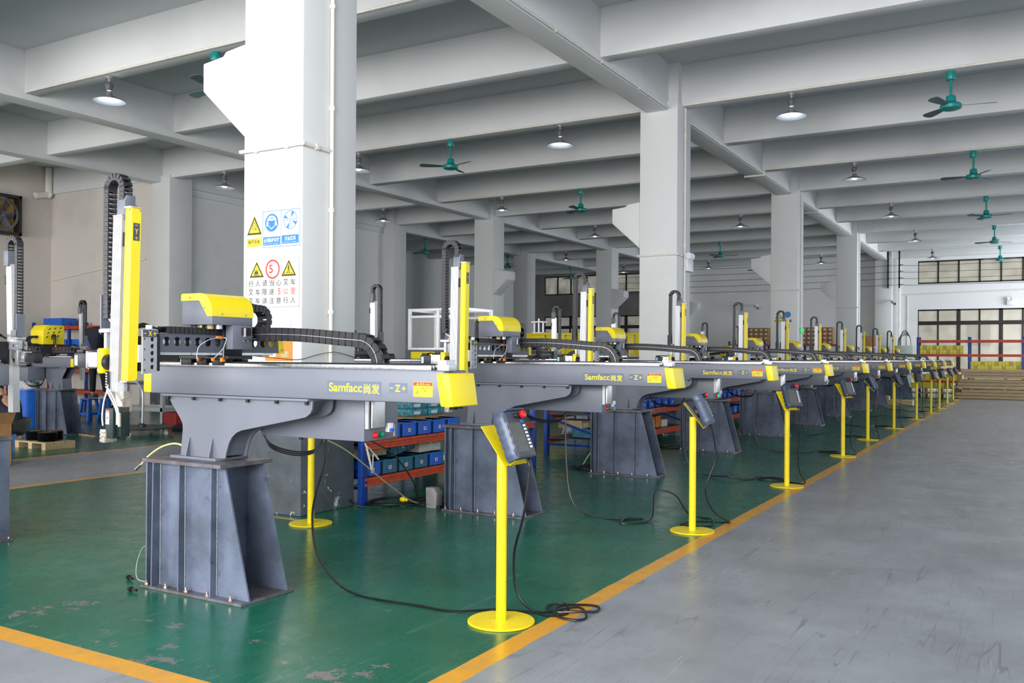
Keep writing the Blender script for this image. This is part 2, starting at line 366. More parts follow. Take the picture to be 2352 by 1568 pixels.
# walls
def wall_y(name, y, x0, x1, z0, z1, holes, m, t=.24):
    """wall across x at depth y with rectangular openings (x0,x1,z0,z1), one column of openings per x range"""
    mb = MB(); xs = sorted(set([x0, x1] + [v for h in holes for v in h[:2]]))
    for a, b in zip(xs, xs[1:]):
        hs = sorted([h for h in holes if h[0] <= a+1e-6 and h[1] >= b-1e-6], key=lambda h: h[2]); z = z0
        for h in hs: mb.box(a, b, y, y+t, z, h[2]); z = h[3]
        mb.box(a, b, y, y+t, z, z1)
    return struct(mb, name, m)
EW = 46.9
holes = [(-4.75, 4.0, .95, 3.83), (-4.75, 4.0, 5.05, 6.15), (-15.2, -8.6, 5.2, 6.2), (-25, -17.6, .95, 3.83), (-25, -17.6, 5.08, 6.18)][:2] + [(-25, -17.2, .95, 3.83), (-25, -17.2, 5.08, 6.18)]
wall_y('wall_end', EW, -16.4, 4.6, 0, 7.2, holes[:2], 'white_wall'); wall_y('wall_end_left', EW, -27, -16.4, 0, 7.2, holes[2:], 'grey_wall')
wall_y('wall_left', 16.62, -26.2, -21.16, 0, 7.2, [], 'warm_wall')
struct(box(-26.2, -25.9, -6, 16.62, 0, 7.2), 'wall_left', 'warm_wall')
struct(box(-21.12, -20.92, 17.2, 26.5, 0, 7.2), 'wall_partition', 'white_wall')
struct(box(-21.16, -20.86, 17.26, 26.45, 6.02, 6.32), 'trim_1', 'concrete_white', .01)
struct(box(-26.4, -26.1, 26.6, 46.9, 0, 7.2), 'wall_left_far', 'white_wall')
struct(box(-26.3, -21.12, 26.4, 26.6, 0, 7.2), 'wall_partition_end', 'white_wall')
# windows in the end wall: frame, panes
def window(name, x0, x1, z0, z1, n, rows, wide=()):
    fr = MB(); y0, y1 = EW+.02, EW+.10; at()
    for z in (z0, z1-.07): fr.box(x0, x1, y0, y1, z, z+.07)
    for i in range(n+1):
        x = x0+(x1-x0)*i/n; hw = .085 if i in wide else .04; fr.box(max(x0, x-hw), min(x1, x+hw), y0, y1, z0, z1)
    for z in rows: fr.box(x0, x1, y0-.01, y1, z-.09, z+.09)
    f = tag(fr.build(name, 'window_frame', None, .006), kind='structure'); at(*f.location)
    zs = [z0]+list(rows)+[z1]
    for i in range(n):
        for a, b in zip(zs, zs[1:]): B('pane', 'dusty_glass', f, x0+(x1-x0)*i/n+.03, x0+(x1-x0)*(i+1)/n-.03, EW+.05, EW+.06, a+.05, b-.05)
window('window_1', -4.75, 4.0, 5.05, 6.15, 10, ())
window('window_2', -4.75, 4.0, .95, 3.83, 10, (3.18,), (2, 4, 6, 8))
window('window_3', -25, -17.2, 5.08, 6.18, 9, ())
window('window_4', -25, -17.2, .95, 3.83, 9, (3.18,), (2, 4, 6))
# neighbouring building seen through the panes
at(0, 53, 0); t = thing('outside_building', 'pale building wall beyond the end windows', 'building', (0, 53, 0))
B('wall', 'building', t, -30, 8, 53, 54, 0, 9); 
for x in (-3, -.5, 2): B('window', 'dark_steel', t, x, x+1.1, 52.95, 53.02, 2.2, 3.5)

def tubething(name, label, cat, pts, r, m, group=None, clips=0, kind=None):
    pts = [Vector(p) for p in pts]; at(*pts[0]); mb = MB()
    for a, b in zip(pts, pts[1:]): mb.cyl(a, b, r, n=8)
    for p in pts[1:-1]: mb.ball(p, r*1.25, 8)
    if clips:
        for a, b in zip(pts, pts[1:]):
            L = (b-a).length; k = int(L/clips); d = (b-a).normalized()
            for i in range(k): c = a+(b-a)*((i+.5)/max(1, k)); mb.cyl(c-d*.02, c+d*.02, r*1.5, n=8)
    o = mb.build(name, m); return tag(o, label, cat, group, kind)
# conduits along the beams and the columns
tubething('conduit_pipe', 'white conduit running along the edge of the main beam over the aisle', 'pipe', [(-6.02, -2, 6.24), (-6.02, 46, 6.24)], .018, 'pvc', clips=1.6)
for k, nm in ((0, 'second'), (2, 'third'), (4, 'fourth'), (6, 'fifth'), (8, 'sixth')):
    y = 16.53 + 3.345*k
    if y < 46: tubething('conduit_pipe', f'white conduit under the {nm} lamp beam right of the columns', 'pipe', [(-5.8, y, 6.33), (3.7, y, 6.33)], .022, 'pvc')
for k, nm in ((-2, 'nearest'), (0, 'second'), (2, 'third'), (4, 'fourth'), (6, 'fifth')):
    y = 16.53 + 3.345*k
    tubething('conduit_pipe', f'white conduit under the {nm} lamp beam left of the main columns', 'pipe', [(-16.1, y, 6.33), (-6.65, y, 6.33)], .022, 'pvc')
tubething('conduit_pipe', 'white conduit crossing under the main beam before the second column', 'pipe', [(-6.55, 9.6, 6.19), (-5.98, 9.6, 6.19), (-5.98, 9.6, 6.26)], .022, 'pvc')
tubething('conduit_pipe', 'white conduit crossing under the main beam after the second column', 'pipe', [(-6.5, 23.2, 6.19), (-5.99, 23.2, 6.19), (-5.99, 23.2, 6.33)], .022, 'pvc')
tubething('conduit_pipe', 'white conduit crossing under the main beam after the third column', 'pipe', [(-6.5, 29.9, 6.19), (-5.99, 29.9, 6.19), (-5.99, 29.9, 6.33)], .022, 'pvc')
for i, y in enumerate(CY[1:5]):
    nm = ['nearest', 'second', 'third', 'fourth'][i]
    tubething('water_pipe', f'thin white pipe running down the aisle side of the {nm} column', 'pipe', [(-5.82, y+.37, 6.3), (-5.82, y+.37, 1.42 if i == 0 else 1.0)], .019, 'pvc', clips=.95)
    tubething('branch_pipe', f'thin white pipe wrapped around the front of the {nm} column', 'pipe', [(-6.63, y-.024, 3.45), (-5.822, y-.024, 3.45), (-5.822, y+.35, 3.45)], .019, 'pvc', clips=.28)
t = thing('ball_valve', 'white plastic ball valve with red handle at the foot of the column pipe', 'valve', (-5.82, 6.573, 1.42))
MB().cyl((-5.82, 6.573, 1.2), (-5.82, 6.573, 1.42), .024, n=12).cyl((-5.82, 6.573, 1.37), (-5.82, 6.573, 1.41), .034, n=12).cyl((-5.82, 6.573, 1.25), (-5.82, 6.573, 1.29), .034, n=12).ball((-5.82, 6.573, 1.33), .036).build('valve_body', 'pvc', t)
MB().box(-5.80, -5.765, 6.60, 6.635, 1.26, 1.40).cyl((-5.82, 6.573, 1.33), (-5.775, 6.62, 1.33), .014).build('handle', 'red_button', t, .006)

# signs on the first column
YS = 6.198
def tri(cx, z0, hw, h, sgn=1): return [(cx-hw, z0), (cx+hw, z0), (cx, z0+h)]
def warning(par, cx, z0, hw, h):
    for nm, m, k, d in (('triangle_edge', 'label_yellow', 1.08, .0008), ('triangle_border', 'ink', 1, .0016), ('triangle_face', 'label_yellow', .74, .0024)):
        MB().prism([(cx+(x-cx)*k, z0+h*.36+(z-z0-h*.36)*k) for x, z in tri(cx, z0, hw, h)], 'y', YS-d, YS-d+.0008).build(nm, m, par)
def disc(par, nm, m, cx, cz, r, d, r2=0, n=28):
    mb = MB()
    if r2:
        vs = [(cx+k*math.cos(2*PI*i/n), YS-d, cz+k*math.sin(2*PI*i/n)) for k in (r, r2) for i in range(n)]; mb.add(vs, [(i, (i+1) % n, n+(i+1) % n, n+i) for i in range(n)])
    else: mb.prism([(cx+r*math.cos(2*PI*i/n), cz+r*math.sin(2*PI*i/n)) for i in range(n)], 'y', YS-d, YS-d+.0006)
    return mb.build(nm, m, par)
def flat(par, nm, m, polys, d):
    mb = MB()
    for p in polys: mb.prism(p, 'y', YS-d, YS-d+.0006)
    return mb.build(nm, m, par)
def rect(x0, x1, z0, z1): return [(x0, z0), (x1, z0), (x1, z1), (x0, z1)]
def line2(a, b, wd):
    a, b = Vector(a), Vector(b); n = (b-a).orthogonal().normalized()*wd/2; return [tuple(a-n), tuple(b-n), tuple(b+n), tuple(a+n)]
t = thing('safety_sign', 'wall sign of three panels, noise triangle, blue ear protection head and blue fan', 'sign', (-6.2, YS, 2.5))
B('panel', 'label_white', t, -6.56, -5.865, YS, YS+.006, 2.505, 2.86)
flat(t, 'frame_line', 'label_blue', [rect(-6.345, -5.87, 2.512, 2.517), rect(-6.345, -5.87, 2.853, 2.858), rect(-6.347, -6.342, 2.512, 2.858), rect(-6.112, -6.107, 2.512, 2.858), rect(-5.873, -5.868, 2.512, 2.858)], .0008)
warning(t, -6.452, 2.645, .095, .175)
flat(t, 'pictogram', 'ink', [line2((-6.47, 2.70), (-6.482, 2.725), .005), line2((-6.482, 2.725), (-6.466, 2.75), .005), line2((-6.466, 2.75), (-6.452, 2.768), .005), line2((-6.452, 2.768), (-6.438, 2.745), .005), line2((-6.438, 2.745), (-6.426, 2.722), .005), line2((-6.426, 2.722), (-6.434, 2.70), .005), line2((-6.47, 2.70), (-6.45, 2.688), .005), line2((-6.44, 2.703), (-6.425, 2.687), .008), line2((-6.462, 2.735), (-6.445, 2.715), .004)], .0032)
B('yellow_strip', 'label_yellow', t, -6.552, -6.357, YS-.001, YS, 2.53, 2.61)
text('噪声有害', 'lettering', 'ink', t, 'y-', -6.535, 2.555, .155, .043, YS-.0014, .012); text('Noise harmful', 'small_lettering', 'ink', t, 'y-', -6.50, 2.536, .09, .011, YS-.0014)
disc(t, 'blue_disc', 'label_blue', -6.227, 2.745, .085, .0009); cx, cz = -6.227, 2.745
flat(t, 'ear_muff_figure', 'label_white', [[(cx+.062*math.cos(a), cz+.01+.058*math.sin(a)) for a in [PI*i/12 for i in range(13)]] + [(cx+.046*math.cos(a), cz+.006+.044*math.sin(a)) for a in [PI*(12-i)/12 for i in range(13)]],
     [(cx-.066, cz-.03), (cx-.042, cz-.03), (cx-.042, cz+.014), (cx-.066, cz+.012)], [(cx+.042, cz-.03), (cx+.066, cz-.03), (cx+.066, cz+.012), (cx+.042, cz+.014)],
     [(cx-.04, cz+.02), (cx+.04, cz+.02), (cx+.03, cz+.04), (cx-.03, cz+.04)], [(cx-.044, cz-.03), (cx, cz-.064), (cx, cz-.054), (cx-.036, cz-.028)], [(cx+.044, cz-.03), (cx, cz-.064), (cx, cz-.054), (cx+.036, cz-.028)]], .0016)
B('blue_strip', 'label_blue', t, -6.336, -6.118, YS-.001, YS, 2.532, 2.612)
text('必须戴护耳器', 'lettering', 'label_white', t, 'y-', -6.325, 2.56, .195, .04, YS-.0014, .014); text('Must wear ear protector', 'small_lettering', 'label_white', t, 'y-', -6.325, 2.538, .19, .014, YS-.0014)
cx, cz = -5.99, 2.757; disc(t, 'fan_ring', 'label_blue', cx, cz, .087, .0009, .081); disc(t, 'fan_hub', 'label_blue', cx, cz, .017, .0012, .012)
flat(t, 'fan_blade', 'label_blue', [[(cx+.024*math.cos(a), cz+.024*math.sin(a))] + [(cx+.08*math.cos(a+d*.1), cz+.08*math.sin(a+d*.1)) for d in range(-2, 3)] for a in (PI*.36, PI*.86, PI*1.36, PI*1.86)]
     + [rect(cx-.009, cx+.009, cz+s_*.03+k*.012*s_-.002, cz+s_*.03+k*.012*s_+.002) for s_ in (-1, 1) for k in range(4)] + [rect(cx+s_*.03+k*.012*s_-.002, cx+s_*.03+k*.012*s_+.002, cz-.009, cz+.009) for s_ in (-1, 1) for k in range(4)], .0016)
B('blue_strip', 'label_blue', t, -6.098, -5.885, YS-.001, YS, 2.537, 2.617)
text('注意通风', 'lettering', 'label_white', t, 'y-', -6.06, 2.565, .14, .04, YS-.0014, .014); text('Pay attention to ventilation', 'small_lettering', 'label_white', t, 'y-', -6.085, 2.543, .18, .014, YS-.0014)
t = thing('forklift_sign', 'large white notice with two yellow triangles and a red speed circle', 'sign', (-6.2, YS, 1.95))
B('panel', 'label_white', t, -6.555, -5.872, YS, YS+.006, 1.945, 2.405)
flat(t, 'frame_line', 'ink_grey', [rect(-6.555, -5.872, 1.945, 1.949), rect(-6.555, -5.872, 2.401, 2.405), rect(-6.555, -6.551, 1.945, 2.405), rect(-5.876, -5.872, 1.945, 2.405)], .0006)
warning(t, -6.418, 2.235, .092, .148); warning(t, -6.005, 2.235, .092, .148)
flat(t, 'forklift_pictogram', 'ink', [rect(-6.45, -6.393, 2.262, 2.274), rect(-6.444, -6.439, 2.27, 2.315), rect(-6.438, -6.40, 2.276, 2.29), line2((-6.425, 2.29), (-6.418, 2.31), .006), rect(-6.405, -6.40, 2.28, 2.31), rect(-6.455, -6.385, 2.25, 2.255), rect(-6.43, -6.41, 2.294, 2.30)], .0032)
flat(t, 'walker_pictogram', 'ink', [[(-6.005+.007*math.cos(a*.7), 2.333+.007*math.sin(a*.7)) for a in range(9)], line2((-6.005, 2.325), (-6.005, 2.295), .012), line2((-6.005, 2.298), (-6.02, 2.262), .007), line2((-6.005, 2.298), (-5.99, 2.262), .007), line2((-6.005, 2.32), (-6.028, 2.303), .005), line2((-6.005, 2.32), (-5.984, 2.303), .005)]
     + [line2((-6.052+k*.022, 2.25), (-6.06+k*.022, 2.272), .006) for k in range(5)], .0032)
disc(t, 'red_ring', 'ink_red', -6.211, 2.305, .092, .001, .075); text('5', 'speed_number', 'ink_red', t, 'y-', -6.258, 2.268, .05, .08, YS-.001, .02); text('Km', 'small_lettering', 'ink_grey', t, 'y-', -6.205, 2.27, .045, .02, YS-.001)
def spaced(par, body, cols, z, h):
    for ch, x, m in zip(body, cols, ['ink' if c not in '5公里' else 'ink_red' for c in body]): text(ch, 'lettering', m, par, 'y-', x, z, .062 if ch != '5' else .034, h, YS-.001, .006)
CX = [-6.525+.0905*k for k in range(7)]
spaced(t, '行人请当心叉车', CX, 2.148, .058); spaced(t, '叉车限速5公里', CX[:4]+[CX[4]+.02]+CX[5:], 2.064, .058); spaced(t, '叉车请注意行人', CX, 1.98, .058)
at(-6.06, YS, 1.6); tag(B('notice_paper', 'label_white', None, -6.17, -5.98, YS, YS+.003, 1.72, 1.86), 'faint white notice sheet taped to the nearest column under the forklift sign', 'notice')
at(-6.06, YS, 1.5); t = thing('orange_notice', 'orange board with small photos on the nearest column behind the arm', 'notice', (-6.08, YS, 1.43))
B('board', 'orange_plastic', t, -6.30, -5.955, YS, YS+.005, 1.44, 1.635); B('photo', 'beige_card', t, -6.10, -6.0, YS-.002, YS, 1.475, 1.53); B('photo', 'white_card', t, -6.24, -6.16, YS-.002, YS, 1.475, 1.53)
YS = 26.39
t = thing('far_safety_sign', 'small yellow and blue safety sign on the third column', 'sign', (-6.25, YS, 2.5))
B('panel', 'label_white', t, -6.52, -5.98, YS, YS+.006, 2.5, 2.87); warning(t, -6.37, 2.63, .1, .18); B('yellow_strip', 'label_yellow', t, -6.5, -6.27, YS-.002, YS, 2.52, 2.6); disc(t, 'blue_disc', 'label_blue', -6.11, 2.74, .09, .001); B('blue_strip', 'label_blue', t, -6.22, -6.0, YS-.002, YS, 2.52, 2.6)
text('噪声有害', 'lettering', 'ink', t, 'y-', -6.48, 2.54, .19, .045, YS-.0026, .012)

# ceiling lamps and fans
def lamp(x, y, bright, label):
    t = thing('pendant_lamp', label, 'lamp', (x, y, 6.32), 'conical pendant lamps')
    MB().cyl((x, y, 6.32), (x, y, 6.28), .07, n=14).cyl((x, y, 6.28), (x, y, 6.20), .022, n=10).build('ceiling_cap', 'lamp_metal', t)
    MB().lathe([(.04, 6.22), (.065, 6.2), (.07, 6.16), (.055, 6.1), (.04, 6.08)], (x, y, 0), 14).build('lamp_socket', 'lamp_socket', t)
    MB().lathe([(.042, 6.06), (.05, 6.02), (.08, 5.985), (.278, 5.90), (.28, 5.892), (.276, 5.892), (.08, 5.975), (.045, 6.01)], (x, y, 0), 28, cap=False).build('lamp_shade', 'lamp_metal', t)
    MB().lathe([(.274, 5.891), (.08, 5.973), (.045, 6.008)], (x, y, 0), 28, cap=False).build('shade_lining', 'lamp_inside', t)
    MB().lathe([(.03, 6.01), (.05, 5.97), (.065, 5.94), (.05, 5.91), (.001, 5.90)], (x, y, 0), 16).build('bulb', 'bulb_bright' if bright else 'bulb_dim', t)
def fan(x, y, rot, label):
    t = thing('ceiling_fan', label, 'fan', (x, y, 6.32), 'teal ceiling fans')
    MB().lathe([(.02, 6.32), (.07, 6.31), (.085, 6.2), (.07, 6.17), (.02, 6.17)], (x, y, 0), 18).build('canopy', 'fan_teal', t)
    MB().cyl((x, y, 6.18), (x, y, 5.88), .022).build('down_rod', 'fan_teal', t)
    MB().lathe([(.02, 5.92), (.07, 5.9), (.085, 5.8), (.06, 5.79), (.15, 5.77), (.17, 5.74), (.165, 5.69), (.12, 5.67), (.02, 5.665)], (x, y, 0), 24).build('motor_housing', 'fan_teal', t)
    for k in range(3):
        a = rot+k*2*PI/3; d = Vector((math.cos(a), math.sin(a), 0)); n = Vector((-d.y, d.x, .22)).normalized(); mb = MB(); c = Vector((x, y, 5.735)); pr = []
        for r, h in ((.14, .03), (.24, .05), (.45, .075), (.62, .085), (.68, .06), (.695, .02)): pr.append((r, h))
        up = d.cross(n)*.004; vs = []
        for sgn in (1, -1): vs += [c+d*r+n*h+up*sgn for r, h in pr] + [c+d*r-n*h+up*sgn for r, h in reversed(pr)]
        m = len(pr)*2; mb.add(vs, [tuple(range(m)), tuple(range(2*m-1, m-1, -1))] + [(i, i+m, (i+1) % m+m, (i+1) % m) for i in range(m)]); mb.build('fan_blade', 'fan_blade', t)
ROW = {10.0: 'nearest', 16.7: 'second', 23.4: 'third', 30.1: 'fourth', 36.8: 'fifth', 43.5: 'sixth'}
for y, nm in ROW.items():
    for x, side in ((-3.82, 'over the grey aisle'), (-8.55, 'just left of the main columns'), (-13.95, 'in the left half of the middle bay'), (-18.5, 'in the narrow dark bay far left')):
        if y == 10.0 and x > -10 or y == 30.1 and x == -18.5 or y == 10.0 and x < -15: continue
        lamp(x, y, (y, x) in ((10.0, -13.95), (16.7, -8.55), (16.7, -3.82)), f'conical pendant lamp {side}, {nm} beam row')
    for x, side in ((-1.2, 'over the grey aisle'), (-11.3, 'in the middle bay'), (-21.6, 'in the dark bay far left')):
        if y == 10.0 and x != -11.3 or x < -20 and y < 30: continue
        fan(x, y, .15+y*.13+x*.05, f'teal ceiling fan {side}, {nm} beam row')

# ------------------------------------------------------------------ gantry robots
CARR = set()
def machine(loc, label, covered=True, ped_flip=False, chain_len=1.0, group='grey gantry robots beside the aisle', rz=0, cdx=0):
    """one take-out robot; shapes are written at the first robot's own place, base at (-4.5, 4.02)"""
    root = thing('gantry_robot', label, 'robot', (-4.5, 4.02, 0), group)
    def C(o): CARR.add(o.name.split('.')[0]); o.location.x += cdx; return o
    # pedestal of raw steel plate
    fx = (lambda x: -9.0-x) if ped_flip else (lambda x: x)
    def pb(*b): b = list(b); x = sorted((fx(b[0]), fx(b[1]))); return box(x[0], x[1], *b[2:])
    ped = pb(-4.42, -4.41, 3.877, 4.18, .018, .805)
    for y in (3.865, 4.178): ped.prism([(fx(x), z) for x, z in ((-4.925, .018), (-4.05, .018), (-4.26, .805), (-4.92, .805))], 'y', y, y+.012)
    ped.prism([(fx(x), z) for x, z in ((-4.93, .018), (-4.918, .018), (-4.918, .805), (-4.93, .805))], 'y', 3.82, 4.19)
    ped = ped.build('pedestal', 'raw_steel', root)
    for nm, m, b in (('base_plate', 'rusty_steel', (-4.955, -4.05, 3.80, 4.245, 0, .018)), ('top_plate', 'rusty_steel', (-4.95, -4.235, 3.805, 4.235, .805, .83))):
        pb(*b).build(nm, m, ped, .002, 1)
    for x, d0, d1 in ((-4.856, .055, .065), (-4.624, .03, .034), (-4.337, .02, .022)):
        for y, sg in ((3.865, -1), (4.19, 1)):
            d0_, d1_ = (max(.045, d0), max(.05, d1)); MB().prism([(y, .018), (y+sg*d1_, .018), (y+sg*d0_, .805), (y, .805)], 'x', fx(x), fx(x)+.011).build('rib', 'raw_steel', ped)
            MB().tube([(fx(x)+.014, y+sg*.003, .02), (fx(x)+.014, y+sg*.003, .8)], .0032, 5).build('weld_seam', 'weld', ped)
    for x in (-4.92, -4.74, -4.55, -4.36, -4.16): MB().cyl((fx(x), 3.822, .018), (fx(x), 3.822, .03), .014, n=6).cyl((fx(x), 3.822, .03), (fx(x), 3.822, .048), .007, n=8).build('anchor_bolt', 'nickel', ped)
    for x in (-4.2, -4.09): MB().cyl((fx(x), 4.215, .018), (fx(x), 4.215, .03), .014, n=6).cyl((fx(x), 4.215, .03), (fx(x), 4.215, .048), .007, n=8).build('anchor_bolt', 'nickel', ped)
    # cantilever bracket
    low = [(-4.766, .847), (-4.36, .847)]
    archp = [(-4.36, .847), (-4.345, .90), (-4.325, .95), (-4.30, .985), (-4.265, 1.012), (-4.22, 1.03)]
    tip = [(-3.74, 1.122), (-3.69, 1.133), (-3.655, 1.155), (-3.64, 1.185), (-3.637, 1.228)]
    left = [(-4.872, 1.228), (-4.872, 1.20), (-4.845, 1.165), (-4.775, 1.085), (-4.752, 1.05), (-4.748, 1.02)]
    prof = archp + tip + left + [(-4.766, .847)]; br = MB()
    for y in (3.955, 4.128): br.prism(prof, 'y', y, y+.012)
    ins = [(x-.012, z+.03) for x, z in archp[1:-1]]; ins = [(-4.375, .86)] + ins + [(-4.22, 1.055), (-3.75, 1.15), (-3.69, 1.228)]
    for a, b in zip(ins, ins[1:]): br.prism([a, b, (b[0]-.006, b[1]+.008), (a[0]-.006, a[1]+.008)], 'y', 3.967, 4.128)
    br.box(-4.75, -4.74, 3.967, 4.128, .847, 1.03)
    br = br.build('bracket', 'grey_paint', root)
    B('mounting_foot', 'grey_paint', br, -4.82, -4.40, 3.915, 4.185, .83, .847, bevel=.002)
    B('flange', 'grey_paint', br, -4.91, -3.65, 3.925, 4.172, 1.226, 1.241, bevel=.002)
    for x in (-4.685, -4.475):
        for y, sg in ((3.955, -1), (4.14, 1)): MB().prism([(y, .847), (y+sg*.036, .847), (y+sg*.004, .965), (y, .965)], 'x', x, x+.008).build('gusset', 'grey_paint', br)
    for k in range(6): MB().cyl((-4.874+k*.2405, 3.940, 1.226), (-4.874+k*.2405, 3.940, 1.206), .011, n=10).build('bolt', 'dark_steel', br)
    # traverse beam with caps, rails and lettering
    bm_ = B('traverse_beam', 'grey_paint', root, -5.045, -2.70, 3.935, 4.165, 1.241, 1.42, bevel=.012)
    B('left_end_cap', 'yellow_paint', bm_, -5.108, -5.03, 3.93, 4.17, 1.244, 1.40, bevel=.012)
    MB().prism([(-2.74, 1.405), (-2.66, 1.405), (-2.633, 1.228), (-2.71, 1.228)], 'y', 3.922, 4.175).build('right_end_cap', 'yellow_paint', bm_, .007, 3)
    for y in (3.95, 4.115): B('guide_rail', 'bright_steel', bm_, -5.02, -2.79, y, y+.032, 1.42, 1.446, bevel=.003)
    rk = box(-5.0, -2.80, 3.986, 4.004, 1.42, 1.449)
    for i in range(200): rk.box(-5.0+i*.011, -4.9945+i*.011, 3.986, 4.004, 1.449, 1.4545)
    rk.build('gear_rack', 'dark_steel', bm_)
    B('end_stop', 'aluminium', bm_, -2.755, -2.68, 3.955, 4.03, 1.418, 1.452, bevel=.002); B('end_stop', 'aluminium', bm_, -2.79, -2.735, 4.01, 4.10, 1.42, 1.475, bevel=.002)
    B('cable_tray', 'grey_paint', bm_, -4.7, -3.0, 4.165, 4.27, 1.237, 1.243)
    lp = B('logo_plate', 'logo_plate', bm_, -3.507, -3.117, 3.9335, 3.935, 1.277, 1.352)
    text('Samfacc', 'logo_lettering', 'label_yellow', lp, 'y-', -3.492, 1.291, .243, .05, 3.933, .014)
    text('尚发', 'logo_lettering', 'label_yellow', lp, 'y-', -3.238, 1.283, .112, .055, 3.933, .016)
    zp = B('axis_plate', 'logo_plate', bm_, -3.06, -2.94, 3.9335, 3.935, 1.293, 1.348)
    text('Z', 'axis_lettering', 'label_yellow', zp, 'y-', -3.019, 1.30, .036, .038, 3.933, .02)
    zb = MB(); zb.prism(rect(-3.054, -3.034, 1.318, 1.323), 'y', 3.933, 3.9334).prism(rect(-2.972, -2.947, 1.317, 1.322), 'y', 3.933, 3.9334).prism(rect(-2.962, -2.957, 1.307, 1.332), 'y', 3.933, 3.9334); zb.build('axis_mark', 'label_yellow', zp)
    wl = B('warning_label', 'label_yellow', bm_, -2.895, -2.769, 3.9335, 3.935, 1.277, 1.356)
    B('red_header', 'label_red', wl, -2.894, -2.770, 3.933, 3.9335, 1.337, 1.355)
    MB().prism(tri(-2.866, 1.341, .008, .012), 'y', 3.9326, 3.933).build('header_triangle', 'label_yellow', wl)
    text('警 告', 'label_lettering', 'label_yellow', wl, 'y-', -2.852, 1.341, .026, .01, 3.9326, .02); text('CAUTION', 'label_lettering', 'label_yellow', wl, 'y-', -2.822, 1.341, .036, .007, 3.9326)
    MB().prism(tri(-2.871, 1.29, .0175, .032), 'y', 3.933, 3.9333).build('triangle_border', 'ink', wl); MB().prism(tri(-2.871, 1.292, .0145, .026), 'y', 3.9326, 3.9329).build('triangle_face', 'label_yellow', wl)
    MB().prism(line2((-2.871, 1.31), (-2.871, 1.297), .003), 'y', 3.932, 3.9325).prism(line2((-2.874, 1.297), (-2.866, 1.295), .003), 'y', 3.932, 3.9325).build('pictogram', 'ink', wl)
    text('机械手臂正下行', 'label_lettering', 'ink', wl, 'y-', -2.846, 1.319, .07, .0095, 3.933, .01); text('小心撞击', 'label_lettering', 'ink', wl, 'y-', -2.846, 1.305, .042, .0095, 3.933, .01)
    text('MIND MY DOWNWARD MOVING', 'label_lettering', 'ink', wl, 'y-', -2.846, 1.2955, .07, .004, 3.933); text('KEEP YOUR HEAD', 'label_lettering', 'ink', wl, 'y-', -2.846, 1.2865, .052, .004, 3.933)
    # control cabinet behind the bracket
    cb = B('control_cabinet', 'grey_paint', root, -4.27, -3.43, 4.172, 4.50, .985, 1.235, bevel=.003)
    B('duct', 'aluminium', cb, -3.43, -3.395, 4.205, 4.33, 1.062, 1.235, bevel=.006); B('duct_lip', 'aluminium', cb, -3.43, -3.405, 4.178, 4.19, 1.06, 1.235)
    for y, m, nm in ((4.273, 'red_button', 'red_lamp'), (4.332, 'green_button', 'green_lamp')): MB().lathe([(.019, 0), (.019, .008), (.017, .016), (.010, .022), (.001, .024)], (-3.43, y, 1.017), 16, 'x').build(nm, m, cb)
    B('breaker', 'white_plastic', cb, -3.43, -3.40, 4.372, 4.418, 1.03, 1.085, bevel=.003); mb = MB()
    for k in range(3): mb.box(-3.402, -3.388, 4.376+k*.014, 4.386+k*.014, 1.034, 1.052)
    mb.build('breaker_switch', 'bin_blue', cb, .002); B('latch', 'white_aluminium', cb, -3.43, -3.422, 4.452, 4.46, 1.0, 1.07)
    MB().cyl((-4.05, 4.30, .985), (-4.05, 4.30, .955), .014).cyl((-3.85, 4.30, .985), (-3.85, 4.30, .955), .014).build('cable_gland', 'black_plastic', cb)
    mb = MB()
    for k in range(3): mb.tube(smooth([(-4.29+.01*k, 4.19, 1.02), (-4.22, 4.2, .93-.01*k), (-4.05, 4.22, .89-.012*k), (-3.9, 4.25, .90-.008*k), (-3.86, 4.29, .96)]), .0055)
    mb.build('wiring', 'black_cable', cb)
    # carriage: slide blocks, kick arm, head, chains
    cg = C(B('carriage', 'black_plastic', root, -4.78, -4.33, 3.945, 4.15, 1.468, 1.49, bevel=.003))
    for x in (-4.70, -4.56, -4.42): 
        for y in (3.938, 4.107): B('slide_block', 'dark_steel', cg, x-.045, x+.045, y, y+.05, 1.43, 1.467, bevel=.003)
    B('block_wiper', 'white_aluminium', cg, -4.752, -4.748, 3.936, 3.992, 1.432, 1.466)
    MB().cyl((-4.52, 4.05, 1.44), (-4.52, 4.05, 1.62), .05, n=18).build('drive_shaft', 'dark_steel', cg)
    ka = MB(); hs = [3.54+.0765*k for k in range(12)]; cells = [(3.49, hs[0]-.03825, 0, 0)] + [(h-.03825, h+.03825, h, .0275) for h in hs]; cells.append((hs[-1]+.03825, 4.46, 0, 0))
    ka.holed(cells, 1.515, 1.617, lambda u, v, k: (-4.40+k, u, v), .006, 1.573, 20); ka.holed(cells, 1.515, 1.617, lambda u, v, k: (-4.54+k, u, v), .006, 1.573, 12)
    ka.box(-4.54, -4.394, 3.49, 4.46, 1.509, 1.515).box(-4.54, -4.394, 3.49, 4.42, 1.614, 1.618)
    ka = C(ka.build('kick_arm', 'dark_grey_paint', root))
    MB().prism([(4.43, 1.62), (4.475, 1.62), (4.495, 1.508), (4.448, 1.508)], 'x', -4.545, -4.388).build('arm_end_cap', 'yellow_paint', ka, .003)
    for z in (1.53, 1.598): MB().ball((-4.387, 4.463, z), .007, 8).build('screw', 'nickel', ka)
    B('arm_rail', 'bright_steel', ka, -4.48, -4.40, 3.5, 4.40, 1.493, 1.508); B('arm_rail_bed', 'dark_steel', ka, -4.52, -4.44, 3.5, 4.40, 1.488, 1.508)
